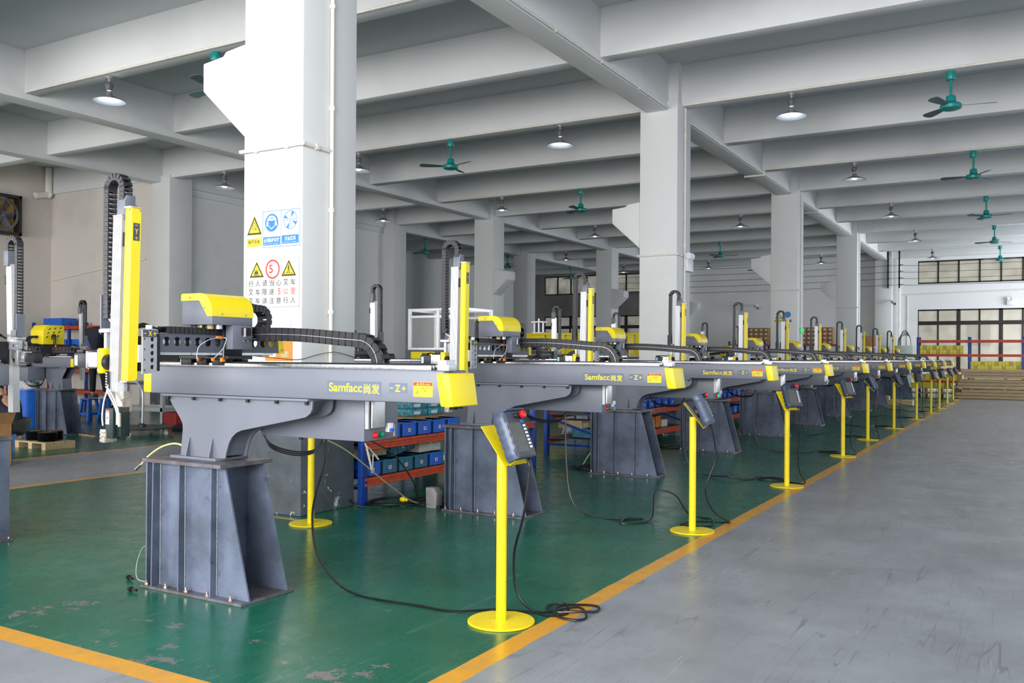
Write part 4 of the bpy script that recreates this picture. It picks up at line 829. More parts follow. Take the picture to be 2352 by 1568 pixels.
for k in range(5):
    bin_(-6.0, 7.55+.285*k, .627, 'bin_blue', ['first', 'second', 'third', 'fourth', 'fifth'][k] + ' blue parts bin on the upper shelf of the rack by the nearest column', GB)
bin_(-6.16, 7.95, .43, 'bin_teal', 'tilted blue tray stacked over the lower bins of the nearest rack', GB, .34, .42, .12, tiltx=.16)
carton(-6.38, -6.0, 7.38, 7.68, .43, .54, 'beige_card', 'shallow beige carton tray stacked on the lower teal bins', open_=True)
carton(-6.2, -5.85, 8.48, 8.62, .26, .40, 'teal_box', 'white and teal carton at the right of the lowest bins', lab='x'); carton(-6.2, -5.9, 8.63, 8.8, .26, .39, 'white_card', 'white carton beside the teal carton on the lowest rack shelf')
carton(-6.3, -5.95, 8.2, 8.62, .41, .49, 'white_card', 'white flat carton under the worn beige carton on the lower rack'); carton(-6.31, -5.94, 8.19, 8.63, .49, .58, 'beige_card', 'worn beige carton on top of the white flat carton', band='white_card')
for i, (y, z) in enumerate(((8.28, .80), (8.28, .885), (8.28, .97), (8.62, .80), (8.62, .885))):
    carton(-6.4, -6.12, y, y+.31, z, z+.082, 'teal_box', ['bottom', 'middle', 'top', 'lower', 'upper'][i] + ' teal and white carton in the ' + ('left' if i < 3 else 'right') + ' stack on the near rack', 'teal cartons stacked on the near rack', lab='x')
B_ = carton(-6.4, -6.1, 8.25, 8.95, .627, .797, 'cardboard', 'brown carton under the teal carton stacks on the near rack')
for k in range(4): carton(-6.05, -5.84, 9.55+.2*k, 9.74+.2*k, .627, .75, ('teal_box', 'white_card', 'beige_card', 'teal_box')[k], ['teal', 'white', 'beige', 'last teal'][k] + ' small carton on the far end of the near rack upper shelf', 'small cartons on the near rack', lab='x')
bin_(-5.95, 10.35, .262, 'orange_plastic', 'orange parts bin at the far end of the near rack lower shelf', GB, .25, .2, .13)
for k in range(9): bin_(-5.8, 12.75+.34*k, .627, 'bin_blue', f'{ORD[k]} blue parts bin on the upper shelf of the second rack', GB)
for k in range(3): bin_(-5.85, 12.5+.45*k, .262, ('bin_teal', 'bin_blue', 'bin_teal')[k], f'{ORD[k]} parts bin on the lower shelf of the second rack', GB, .45, .36, .14)
carton(-6.3, -5.9, 12.3, 12.7, .40, .52, 'beige_card', 'beige carton on the lower shelf of the second rack', lab='x')
bin_(-5.82, 14.9, .262, 'orange_plastic', 'orange parts bin on the lower shelf of the second rack', GB, .3, .25, .2); carton(-6.0, -5.68, 15.1, 15.4, .26, .38, 'white_card', 'white carton beside the orange bin on the second rack')
for k in range(8): bin_(-5.85, 17.75+.36*k, .627, 'bin_blue', f'{ORD[k]} blue parts bin on the upper shelf of the third rack', GB)
for k in range(3): bin_(-5.9, 19.8+.42*k, .262, 'bin_blue', f'{ORD[k]} blue parts bin on the lower shelf of the third rack', GB)

def cable(name, label, cat, pts, r, m, n=6, group=None): at(*pts[0]); return tag(MB().tube(smooth(pts, n), r, 6).build(name, m), label, cat, group)
def tangle(cx, cy, rx, ry, turns, seed, z=.012):
    random.seed(seed); return [(cx+rx*random.uniform(.45, 1)*math.cos(a), cy+ry*random.uniform(.45, 1)*math.sin(a), z+.006*random.random()*k/6) for k, a in enumerate([i*1.05 for i in range(int(turns*6))])]
GF = 'loose cables on the green floor'
cable('floor_cable', 'black cable tangle on the floor under the nearest rack', 'cable', [(-5.75, 7.08, .3), (-5.9, 6.95, .12), (-5.7, 6.9, .01)] + tangle(-5.6, 7.3, .32, .3, 4, 3), .007, 'black_cable', 5, GF)
cable('floor_cable', 'black cable heap beside the grey foot switch', 'cable', tangle(-5.28, 7.5, .22, .28, 6, 5) + [(-5.05, 7.45, .15), (-4.95, 7.4, .35)], .007, 'black_cable', 5, GF)
cable('floor_cable', 'black cable heap on the floor left of the third pedestal', 'cable', tangle(-5.05, 10.85, .35, .22, 6, 8) + [(-4.9, 10.7, .02), (-4.95, 10.55, .1)], .008, 'black_cable', 5, GF)
cable('floor_cable', 'black cable heap on the floor left of the fourth pedestal', 'cable', tangle(-5.1, 14.2, .4, .25, 5, 12), .008, 'black_cable', 5, GF)
cable('hanging_cable', 'thin black cable hanging from the first cabinet to the floor', 'cable', [(-3.6, 4.4, .98), (-4.3, 5.6, .72), (-4.85, 6.6, .35), (-5.1, 7.05, .08), (-5.2, 7.5, .012), (-5.1, 7.9, .012)], .006, 'black_cable', 6, GF)
cable('air_hose', 'thin olive air hose running from the first cabinet down to the floor', 'hose', [(-4.05, 4.40, .985), (-4.6, 5.4, .75), (-5.12, 6.6, .3), (-5.33, 7.35, .012), (-5.1, 7.75, .012), (-5.0, 8.3, .012)], .006, 'yellow_hose', 6)
cable('air_hose', 'pale air hose arching on the floor left of the third pedestal', 'hose', [(-5.35, 11.2, .012), (-5.25, 11.3, .2), (-5.05, 11.3, .25), (-4.9, 11.2, .14)], .007, 'yellow_hose', 6)
cable('air_hose', 'grey hose loop on the floor left of the nearest pedestal', 'hose', [(-4.98, 3.9, .25), (-5.06, 3.9, .22), (-5.09, 3.88, .12), (-5.06, 3.86, .03), (-4.99, 3.88, .012)], .006, 'grey_hose', 6)
cable('cable_bundle', 'white cable bundle hanging from the end post of the nearest rack', 'cable', [(-5.76, 7.02, .62), (-5.74, 7.06, .5), (-5.73, 7.10, .32), (-5.74, 7.13, .5), (-5.73, 7.2, .44), (-5.75, 7.04, .58), (-5.72, 7.08, .36), (-5.74, 7.02, .6)], .008, 'pvc', 6)
cable('thin_wire', 'thin black wire strung across the nearest column above the valve', 'wire', [(-6.62, 6.19, 1.50), (-6.2, 6.185, 1.47), (-5.86, 6.185, 1.455), (-5.83, 6.4, 1.50), (-5.80, 6.6, 1.525), (-5.83, 6.85, 1.495), (-5.84, 7.0, 1.46)], .003, 'black_cable')
t = thing('foot_switch', 'light grey foot switch box on the floor left of the second pedestal', 'switch', (-5.1, 7.28, 0)); MB().prism([(-.06, 0), (.06, 0), (.07, .15), (.03, .20), (-.065, .20)], 'y', -.05, .05).build('switch_box', 'foot_switch', None, .006)
sb = [o for o in COL.objects if o.name == 'switch_box'][0]; sb.parent = t; sb.location = (0, 0, 0); sb.data.transform(Matrix.Translation(ORG)) ; B('plinth', 'bin_dark', t, -5.03, -4.99, 7.22, 7.34, 0, .03)
at(-5.53, 7.35, 0); tag(MB().ball((-5.53, 7.35, .035), .032, 10, (1.2, 1, .9)).cyl((-5.53, 7.35, .05), (-5.48, 7.36, .025), .014).build('plug', 'stand_yellow'), 'yellow plug lying on the cable tangle', 'plug')
for k, (x, y, a) in enumerate(((-5.17, 3.885, .6), (-4.9, 3.70, .1))):
    at(x, y, 0); d = Vector((math.cos(a), -math.sin(a)*.4, 0)).normalized(); c = Vector((x, y, .016)); t = thing('loose_bolt', ['black bolt lying on the green floor by the grey hose loop', 'black bolt lying at the corner of the nearest pedestal base'][k], 'bolt', (x, y, 0), 'loose bolts by the pedestal')
    MB().cyl(c-d*.03, c-d*.008, .016, n=6).build('head', 'dark_steel', t); MB().cyl(c-d*.008, c+d*.045, .008, n=10).build('shank', 'dark_steel', t)

# ------------------------------------------------------------------ left side behind the walkway
def skin(name, m, parent, verts, edges, root=0, sub=2):
    me = bpy.data.meshes.new(name); me.from_pydata([tuple(Vector(v[:3])-ORG) for v in verts], edges, []); o = bpy.data.objects.new(name, me); COL.objects.link(o); o.parent = parent
    md = o.modifiers.new('skin', 'SKIN'); md.use_smooth_shade = True
    for i, v in enumerate(verts):
        r = v[3]; sv = me.skin_vertices[0].data[i]; sv.radius = (r, r) if not isinstance(r, tuple) else r; sv.use_root = i == root
    o.modifiers.new('sub', 'SUBSURF').render_levels = sub; me.materials.append(M[m]); return o
def person(label, J, loc, shirt, trousers):
    """J: joints in world space"""
    t = thing('person', label, 'person', loc); j = {k: Vector(v) for k, v in J.items()}
    V = [(*j['pelvis'], .12), (*j['waist'], .115), (*j['chest'], .14), (*j['neck'], .06), (*(j['neck']+(j['head']-j['neck'])*.5), .075), (*j['head'], .10), (*(j['head']+(j['head']-j['neck']).normalized()*.07), .075)]
    E_ = [(i, i+1) for i in range(6)]
    def limb(base, pts):
        n = len(V); V.extend((*p, r) for p, r in pts); E_.append((base, n)); E_.extend((n+i, n+i+1) for i in range(len(pts)-1)); return n
    for s_ in 'lr':
        limb(2, [(j['sho'+s_], .062), (j['elb'+s_], .045), (j['wri'+s_], .03), (j['wri'+s_]+(j['wri'+s_]-j['elb'+s_]).normalized()*.06, .036)])
        h = j['wri'+s_]+(j['wri'+s_]-j['elb'+s_]).normalized()*.06; b = len(V)-1; d = (j['wri'+s_]-j['elb'+s_]).normalized(); u = d.orthogonal().normalized()
        for k in range(4): limb(b, [(h+d*.03+u*(k-1.5)*.018, .009), (h+d*(.075+.01*(k in (1, 2)))+u*(k-1.5)*.02, .008)])
        limb(b, [(h-d*.01+u*.045, .010), (h+d*.03+u*.06, .009)])
        limb(0, [(j['hip'+s_], .085), (j['kne'+s_], .058), (j['ank'+s_], .04), (j['toe'+s_], .035)])
    skin('body', 'skin', t, V, E_)
    k_ = 1.22; sh = [(*j['pelvis'], .13), (*j['waist'], .13), (*j['chest'], .165), (*(j['chest']+(j['neck']-j['chest'])*.75), .085)]; se = [(0, 1), (1, 2), (2, 3)]
    for s_ in 'lr': n = len(sh); sh += [(*j['sho'+s_], .092), (*j['elb'+s_], .068), (*(j['elb'+s_]+(j['wri'+s_]-j['elb'+s_])*.85), .045)]; se += [(2, n), (n, n+1), (n+1, n+2)]
    skin('shirt', shirt, t, sh, se); tr = [(*j['pelvis'], .14)]; te = []
    for s_ in 'lr': n = len(tr); tr += [(*j['hip'+s_], .10), (*j['kne'+s_], .075), (*(j['kne'+s_]+(j['ank'+s_]-j['kne'+s_])*.92), .062)]; te += [(0, n), (n, n+1), (n+1, n+2)]
    skin('trousers', trousers, t, tr, te); ax = (j['head']-j['neck']).normalized()
    MB().ball(j['head']+ax*.025, .112, 14, (1, 1, 1.05)).build('hair', 'hair', t)
    for s_ in 'lr': mb = MB().tube([j['ank'+s_]+Vector((0, 0, -.02)), j['toe'+s_]+Vector((0, 0, .005))], .05, 10).ball(j['toe'+s_], .048, 10).ball(j['ank'+s_]+Vector((0, 0, -.03)), .048, 10); mb.build('shoe', 'shoe', t)
    return t
def stool(x, y, label, h=.5):
    t = thing('plastic_stool', label, 'stool', (x, y, 0), 'blue plastic stools'); MB().box(x-.15, x+.15, y-.13, y+.13, h-.03, h).build('seat', 'stool_blue', t, .012)
    for sx in (-1, 1):
        for sy in (-1, 1): MB().add([(x+sx*(a+da), y+sy*(b+db), z) for z, a, b in ((h-.03, .11, .09), (0, .17, .15)) for da, db in ((-.03, -.03), (.03, -.03), (.03, .03), (-.03, .03))], [(0, 1, 2, 3), (7, 6, 5, 4), (0, 4, 5, 1), (1, 5, 6, 2), (2, 6, 7, 3), (3, 7, 4, 0)]).build('leg', 'stool_blue', t, .006)
    mb = MB(); 
    for s_ in (-1, 1): mb.box(x-.14, x+.14, y+s_*.13-.008, y+s_*.13+.008, .14, .19); mb.box(x+s_*.15-.008, x+s_*.15+.008, y-.12, y+.12, .14, .19)
    mb.build('stretcher', 'stool_blue', t); return t
stool(-18.12, 12.55, 'blue plastic stool under the person in dark clothes'); stool(-17.72, 12.75, 'blue plastic stool just right of the one under the person')
X0, Y0, Z0 = -17.98, 12.62, .5
person('person in dark clothes standing on a blue stool behind the robot arm, seen from behind', dict(pelvis=(X0, Y0, Z0+.98), waist=(X0+.02, Y0, Z0+1.15), chest=(X0+.08, Y0, Z0+1.42), neck=(X0+.17, Y0+.05, Z0+1.60), head=(X0+.26, Y0+.1, Z0+1.74),
    shol=(X0-.12, Y0-.08, Z0+1.50), elbl=(X0-.12, Y0+.12, Z0+1.22), wril=(X0+.08, Y0+.3, Z0+1.12), shor=(X0+.28, Y0-.05, Z0+1.48), elbr=(X0+.36, Y0+.15, Z0+1.22), wrir=(X0+.2, Y0+.32, Z0+1.12),
    hipl=(X0-.1, Y0-.02, Z0+.92), knel=(X0-.12, Y0, Z0+.5), ankl=(X0-.13, Y0, Z0+.09), toel=(X0-.14, Y0+.11, Z0+.05), hipr=(X0+.11, Y0+.02, Z0+.92), kner=(X0+.17, Y0+.06, Z0+.5), ankr=(X0+.21, Y0+.1, Z0+.09), toer=(X0+.24, Y0+.2, Z0+.05)), (X0, Y0, Z0), 'dark_shirt', 'dark_trousers')
x, y = -14.37, 8.55
person('person in navy clothes squatting at the left edge beside the black cable coils', dict(pelvis=(x+.16, y, .34), waist=(x+.08, y, .46), chest=(x-.12, y, .66), neck=(x-.28, y, .80), head=(x-.40, y, .90), shol=(x-.2, y-.2, .68), elbl=(x-.32, y-.24, .42), wril=(x-.5, y-.15, .3), shor=(x-.2, y+.2, .68), elbr=(x-.32, y+.24, .42), wrir=(x-.5, y+.15, .3),
    hipl=(x+.12, y-.12, .32), knel=(x-.26, y-.2, .46), ankl=(x+.02, y-.17, .09), toel=(x-.1, y-.18, .05), hipr=(x+.12, y+.12, .32), kner=(x-.26, y+.2, .46), ankr=(x+.02, y+.17, .09), toer=(x-.1, y+.18, .05)), (x, y, 0), 'dark_shirt', 'olive_trousers')
t = thing('blue_barrel', 'tall blue plastic tub with a white bag in it behind the left pedestal', 'tub', (-17.75, 10.9, 0)); MB().lathe([(.28, 0), (.31, .4), (.33, .72), (.345, .73), (.345, .77), (.31, .77), (.29, .05), (.001, .04)], (-17.75, 10.9, 0), 28).build('tub_wall', 'barrel_blue', t)
at(-17.7, 10.85, .7); mb = MB().ball((-17.7, 10.85, .82), .2, 12, (1, .8, .85)).ball((-17.55, 10.85, .78), .13, 10); tag(mb.build('plastic_bag', 'bag_white'), 'crumpled white plastic bag on the blue tub', 'bag')
t = thing('tool_trolley', 'dark red tool trolley with open shelves at the far left', 'trolley', (-19.2, 11.8, 0))
for dx in (-.4, .4):
    for dy in (-.22, .22): B('post', 'red_paint', t, -19.2+dx-.02, -19.2+dx+.02, 11.8+dy-.02, 11.8+dy+.02, .08, 1.15); MB().cyl((-19.2+dx, 11.8+dy-.02, .04), (-19.2+dx, 11.8+dy+.02, .04), .04).build('caster', 'black_plastic', t)
for z in (.2, .68, 1.1): B('shelf', 'red_paint', t, -19.62, -18.78, 11.56, 12.04, z, z+.04)
t = thing('parts_tray', 'blue tray on the dark red trolley', 'tray', (-19.3, 11.8, .72)); box(-19.5, -19.05, 11.62, 11.98, .72, .86).build('tray_body', 'bin_teal', t, .01)
for i, (x, y) in enumerate(((-13.78, 8.60), (-13.40, 8.56), (-13.58, 8.78))):
    t = thing('cable_coil', ['left', 'right', 'rear'][i] + ' black cable coil on the timber block by the walkway', 'coil', (x, y, .115), 'black cable coils'); mb = MB()
    for k in range(7): z = .125+.021*k; mb.lathe([(.105+.04*math.cos(a), z+.0105*math.sin(a)) for a in [2*PI*q/8 for q in range(9)]], (x, y, 0), 28, cap=False)
    mb.build('windings', 'black_cable', t); MB().lathe([(.06, .117), (.07, .117), (.07, .26), (.06, .26)], (x, y, 0), 20, cap=False).build('core', 'cardboard', t)
t = thing('timber_block', 'low pale timber pallet under the black coils', 'pallet', (-13.55, 8.75, 0))
for k in range(3): B('deck_board', 'timber', t, -14.0, -13.2, 8.40+.18*k, 8.54+.18*k, .09, .112)
for k in range(3): B('bearer', 'timber', t, -14.0+.35*k, -13.9+.35*k, 8.4, 8.9, 0, .09)
carton(-12.35, -11.77, 6.62, 7.02, 0, .56, 'cardboard', 'brown cardboard carton with open flaps at the left picture edge', open_=True); t = bpy.data.objects[[o.name for o in COL.objects if o.get('label', '').startswith('brown cardboard carton with open')][0]]
at(-12.06, 6.82, 0); MB().obox((-12.06, 6.59, .65), (1, 0, 0), (0, -.35, .94), (0, .94, .35), .29, .1, .003).obox((-11.73, 6.82, .63), (0, 1, 0), (.5, 0, .87), (.87, 0, -.5), .2, .09, .003).build('flap', 'cardboard', t)
at(-15.0, 10.3, 0); tag(MB().obox((-14.85, 10.25, .012), (.97, -.2, 0), (.2, .97, 0), (0, 0, 1), .32, .03, .012).build('wood_offcut', 'tan_wood', None, .004), 'short pale wood offcut on the floor right of the left pedestal', 'wood')
x, y = -14.3, 10.95; t = thing('round_dolly', 'round steel base dolly on casters with a bent pole', 'dolly', (x, y, 0)); MB().lathe([(.001, .12), (.58, .12), (.59, .13), (.58, .145), (.001, .145)], (x, y, 0), 36).build('base_disc', 'steel_plate', t)
for k in range(4):
    a = .5+k*PI/2; cx, cy = x+.48*math.cos(a), y+.48*math.sin(a); c_ = MB().box(cx-.02, cx+.02, cy-.02, cy+.02, .07, .12).build('caster', 'bright_steel', t); MB().cyl((cx-.012, cy, .042), (cx+.012, cy, .042), .042, n=16).build('wheel', 'pvc', c_)
MB().lathe([(.07, .145), (.06, .19), (.03, .21)], (x+.05, y, 0), 16).build('pole_socket', 'black_plastic', t); MB().tube(smooth([(x+.05, y, .18), (x+.06, y, .5), (x+.05, y, .78), (x-.01, y, .90), (x-.12, y, .96), (x-.3, y, .97)]), .022, 10).build('pole', 'lamp_metal', t)
t = thing('work_table', 'grey aluminium frame work table behind the bent pole', 'table', (-16.2, 12.6, 0))
for dx in (-.95, .62):
    for dy in (0, .7): B('leg', 'aluminium', t, -16.2+dx, -16.13+dx, 12.4+dy, 12.47+dy, .06, .85); MB().cyl((-16.165+dx, 12.435+dy, 0), (-16.165+dx, 12.435+dy, .07), .035, .012).build('foot', 'bright_steel', t)
B('table_top', 'dark_grey_paint', t, -17.2, -15.45, 12.35, 13.2, .85, .9); B('lower_shelf', 'aluminium', t, -17.15, -15.5, 12.4, 13.15, .30, .38)
at(-16.4, 12.2, 0); tag(box(-16.6, -15.6, 12.85, 13.1, .9, 1.5).build('equipment_panel', 'bin_dark', None, .01), 'dark equipment panel standing on the grey work table', 'panel')
carton(-15.35, -14.95, 12.3, 12.7, 0, .3, 'red_paint', 'red plastic crate on the floor right of the grey table', open_=True, name='crate', cat='crate'); carton(-14.6, -14.0, 11.9, 12.3, 0, .10, 'bin_dark', 'flat black tray on the floor right of the dolly', open_=True, name='tray', cat='tray')
rk_ = rack('orange and blue rack standing against the left end wall behind the person', -25.6, -22.2, 15.9, 16.45, (.45, 1.05, 1.68, 2.28), 2.4, 'x', divs=2)
carton(-25.2, -24.3, 15.95, 16.4, 2.28, 2.52, 'bin_blue', 'large blue crate on the top shelf of the rack against the wall', open_=True, name='crate', cat='crate')
for k in range(4): carton(-25.4+.75*k, -24.85+.75*k, 15.95, 16.4, 1.68, 1.90, 'bin_blue', f'{ORD[k]} blue crate on the second shelf of the wall rack', 'blue crates on the wall rack', open_=True, name='crate', cat='crate')
for k in range(5): 
    x = -24.2+.32*k; t = thing('metal_fitting', f'{ORD[k]} pale metal fitting on the third shelf of the wall rack', 'fitting', (x, 16.1, 1.05), 'metal fittings on the wall rack'); MB().cyl((x, 16.1, 1.05), (x, 16.1, 1.14), .09).cyl((x, 16.1, 1.14), (x, 16.1, 1.3), .05).cyl((x, 16.1, 1.3), (x, 16.1, 1.36), .08).build('fitting_body', 'nickel', t)
# wall services on the left
t = thing('exhaust_fan', 'square black exhaust fan high on the left wall at the picture edge', 'fan', (-25.85, 14.95, 5.5))
mb = MB()
for b in ((14.35, 15.52, 4.92, 5.0), (14.35, 15.52, 6.0, 6.08), (14.35, 14.43, 4.92, 6.08), (15.44, 15.52, 4.92, 6.08)): mb.box(-25.9, -25.6, *b)
mb.build('fan_frame', 'window_frame', t); vs = MB(); vs.add([(-25.62, 14.935+r*math.cos(a), 5.5+r*math.sin(a)) for r in (.42, .50) for a in [2*PI*k/32 for k in range(32)]], [(k, (k+1) % 32, 32+(k+1) % 32, 32+k) for k in range(32)]); vs.build('fan_ring', 'rusty_steel', t)
for k in range(6): a = k*PI/3; MB().obox((-25.7, 14.935+.22*math.cos(a), 5.5+.22*math.sin(a)), (0, math.cos(a), math.sin(a)), (.4, -.92*math.sin(a), .92*math.cos(a)), (1, 0, 0), .2, .1, .004).build('fan_blade', 'rusty_steel', t)
B('shutter', 'tan_carton', t, -25.9, -25.88, 14.43, 15.44, 5.0, 6.0)
tubething('drain_pipe', 'white drain pipe elbow in the corner of the left wall', 'pipe', [(-25.78, 16.45, 7.1), (-25.78, 16.45, 6.3), (-25.78, 16.02, 6.2)], .1, 'pvc')
tubething('conduit_pipe', 'thin pale conduit running across the left end wall', 'pipe', [(-25.85, 16.59, 3.7), (-21.5, 16.59, 4.15)], .02, 'pvc')
# enclosures beyond the second row
t = thing('test_enclosure', 'aluminium framed clear enclosure on a dark cabinet with yellow doors', 'enclosure', (-11.4, 16.5, 0))
B('cabinet', 'dark_grey_paint', t, -12.0, -10.3, 16.0, 17.1, 0, 1.62); B('door_panel', 'yellow_paint', t, -11.84, -11.2, 15.985, 16.0, 1.28, 1.58, bevel=.005); B('door_panel', 'yellow_paint', t, -11.05, -10.4, 15.985, 16.0, 1.28, 1.58, bevel=.005); mb = MB()
for x in (-11.88, -11.12, -10.4):
    for y in (16.0, 17.0): mb.box(x-.03, x+.03, y-.03, y+.03, 1.62, 2.52)
for z in (1.65, 2.35, 2.5):
    for y in (16.0, 17.0): mb.box(-11.9, -10.4, y-.02, y+.02, z-.03, z+.02)
for x in (-11.88, -10.4): mb.box(x-.02, x+.02, 16, 17, 2.46, 2.52)
mb.build('frame', 'aluminium', t); B('clear_pane', 'clear_panel', t, -11.85, -11.15, 16.0, 16.005, 1.68, 2.32)
for i, (x0, y) in enumerate(((-12.3, 22.0), (-9.9, 22.6))):
    t = thing('guarded_machine', ['left', 'right'][i] + ' yellow guarded machine beyond the bare robots in the middle bay', 'machine', (x0+.9, y+.5, 0), 'yellow guarded machines'); B('base_cabinet', 'dark_grey_paint', t, x0, x0+1.85, y, y+1, 0, 1.5)
    for k in range(3): B('guard_panel', 'yellow_paint', t, x0+.02+.62*k, x0+.60+.62*k, y-.01, y+.02, 1.52, 2.08, bevel=.006)
    B('top_cover', 'yellow_paint', t, x0, x0+1.85, y, y+1, 2.08, 2.14, bevel=.01)
    if i == 0:
        mb = MB().box(x0+.08, x0+.40, y+.2, y+.45, 2.14, 2.17).box(x0+.05, x0+.43, y+.2, y+.45, 2.44, 2.48)
        for dx in (.1, .24, .38): mb.cyl((x0+dx, y+.3, 2.17), (x0+dx, y+.3, 2.56 if dx == .24 else 2.44), .03)
        mb.build('cylinder_unit', 'aluminium', t)

# ------------------------------------------------------------------ far end
rack('red and blue rack with yellow cartons in front of the far windows', -4.0, 3.4, 39.6, 40.3, (.62, 1.06, 1.68, 2.24), 2.36, 'x', divs=4, beam='orange_paint', bh=.1)
proto = None
def cartons(xs, y, zs, mats, label, group, sx=.115, sz=.17, sy=.4):
    for z in zs:
        for k in range(int((xs[1]-xs[0])/(sx+.006))):
            x = xs[0]+k*(sx+.006); at(x, y, z); o = box(x, x+sx, y, y+sy, z, z+sz*(1-.06*((k*7) % 3 == 0))).build('yellow_carton', mats[(k*5+int(z*10)) % len(mats)], None, .004, 1); tag(o, label, 'box', group)
cartons((-3.93, -2.25), 39.62, (1.682, 1.855), ('yellow_carton', 'yellow_carton', 'tan_carton'), 'yellow carton in the upper left block of the far rack', 'yellow cartons, upper left shelf')
cartons((-2.1, 1.55), 39.62, (1.062, 1.235), ('yellow_carton', 'yellow_carton', 'yellow_carton', 'tan_carton'), 'yellow carton on the long right shelf of the far rack', 'yellow cartons, right shelf')
cartons((-3.93, -3.1), 39.62, (1.062, 1.235), ('tan_carton', 'yellow_carton'), 'tan or yellow carton on the third shelf, left end of the far rack', 'cartons, third shelf', .15)
cartons((-3.9, -2.3), 39.62, (.622,), ('tan_carton', 'yellow_carton'), 'tan carton low on the far rack above the pallet', 'cartons, low shelf', .16, .26)
def pallet(x0, y0, z, label, w_=1.8, d=1.0, layers=2):
    t = thing('wood_pallet', label, 'pallet', (x0, y0, z))
    for L in range(layers):
        for k in range(6): B('deck_board', 'timber', t, x0, x0+w_, y0+k*(d-.1)/5, y0+k*(d-.1)/5+.1, z+.19*L+.15, z+.19*L+.172)
        for k in range(4): B('block', 'timber', t, x0+k*(w_-.12)/3, x0+k*(w_-.12)/3+.12, y0, y0+d, z+.19*L, z+.19*L+.15)
pallet(-4.25, 38.0, 0, 'double timber pallet with yellow cartons behind the farthest robot')
cartons((-4.1, -2.6), 38.05, (.364,), ('yellow_carton', 'yellow_carton', 'tan_carton'), 'yellow carton on the double timber pallet', 'yellow cartons on the pallet', .17, .2, .5)
random.seed(11)
for L in range(9):
    z = .01+.118*L+(.02 if L > 2 else 0)+(.02 if L > 5 else 0)
    for k in range(3):
        ln = random.uniform(1.9, 3.6); x = -2.62+random.uniform(-.04, .16)+.022*L+(.14 if L > 5 else 0)+(.12 if L in (2, 5) else 0); y = 37.55+.31*k; dz = .108
        for x0, x1 in ((x, x+ln), (x+ln+.015, 1.4)):
            at(x0, y, z); o = MB().obox(((x0+x1)/2, y+.145, z+dz/2), Vector((1, random.uniform(-.003, .003), random.uniform(-.002, .002))).normalized(), (0, 1, 0), (0, 0, 1), (x1-x0)/2, .142, dz/2).build('timber_plank', 'timber', None, .008, 1)
            tag(o, f'sawn timber plank, {ORD[L]} layer up in the stack by the far rack', 'plank', 'timber planks in the far stack')
    if L in (2, 5):
        for x in (-2.0, -.9, .3): at(x, 37.5, z+.108); tag(box(x, x+.09, 37.55, 38.45, z+.108, z+.13).build('spacer_stick', 'timber'), 'thin timber spacer between the layers of the far plank stack', 'stick', 'spacers in the plank stack')
t = thing('timber_offcut', 'low timber crate lid on the floor by the eighth pedestal', 'wood', (-3.7, 31.4, 0)); B('deck_board', 'timber', t, -4.3, -3.3, 31.2, 31.6, .0, .16); B('block', 'timber', t, -4.3, -4.0, 31.2, 31.45, .16, .28)
t = thing('electric_cabinet', 'pale grey green electric cabinet by the end wall with cables above', 'cabinet', (-5.25, 45.9, 0)); B('cabinet_body', 'cabinet_grey', t, -5.65, -4.84, 45.7, 46.2, 0, 2.1, bevel=.01); B('cabinet_door', 'cabinet_grey', t, -5.6, -4.89, 45.685, 45.7, .1, 2.05, bevel=.004); B('door_handle', 'black_plastic', t, -4.96, -4.93, 45.67, 45.686, 1.0, 1.2); mb = MB()
for k in range(5): mb.tube(smooth([(-5.5+.03*k, 45.9, 2.08), (-5.45+.03*k, 45.9, 2.45+.06*k), (-5.15, 45.95, 2.6+.05*k), (-4.98, 46.0, 2.45), (-4.95, 46.0, 2.1)]), .014)
mb.build('cable', 'black_cable', t)
rack('low red beamed rack under the labelled brown cartons at the end wall', -13.2, -7.9, 44.6, 45.4, (.9, 2.15), 2.3, 'x', divs=3, beam='orange_paint')
def labelled(x0, nx, label, group):
    for r in range(4):
        for k in range(nx): carton(x0+.245*k, x0+.245*k+.235, 44.7, 45.1, 2.15+.205*r, 2.15+.205*r+.2, 'cardboard', label, group, lab='y')
labelled(-12.75, 6, 'brown carton with white label in the left far block', 'labelled cartons, left block'); labelled(-9.95, 7, 'brown carton with white label in the right far block', 'labelled cartons, right block')
for k in range(6): carton(-12.8+.75*k, -12.2+.75*k, 44.7, 45.2, .9, 1.5, 'cardboard', f'{ORD[k]} large brown carton on the lower shelf of the end wall rack', 'large brown cartons')
carton(-6.9, -6.1, 43.6, 44.2, 0, 2.5, 'cardboard', 'tall brown carton standing left of the electric cabinet'); 
t = thing('air_cooler', 'white air cooler unit with dark grille by the tall carton', 'cooler', (-6.1, 42.6, 0)); B('cooler_body', 'white_plastic', t, -6.6, -5.9, 42.4, 42.9, 0, 2.0, bevel=.02); mb = MB()
for k in range(7): mb.box(-6.5, -6.0, 42.385, 42.4, 1.4+.06*k, 1.43+.06*k)
mb.build('grille', 'bin_dark', t)
for k in range(6):
    z = 5.0+.31*k; cable('wall_wire', f'black wire along the end wall, {ORD[k]} from the bottom of the wire rack', 'wire', [(-20.5, 46.72, z), (-13, 46.7, z-.06), (-6.0, 46.3, z), (-5.4, 46.2, z+.02), (-4.6, 46.75, z), (3.5, 46.78, z-.03)] if k < 4 else [(-20.5, 46.72, z), (-13, 46.7, z-.05), (-6.0, 46.3, z)], .008, 'black_cable', 8, 'wires along the end wall')
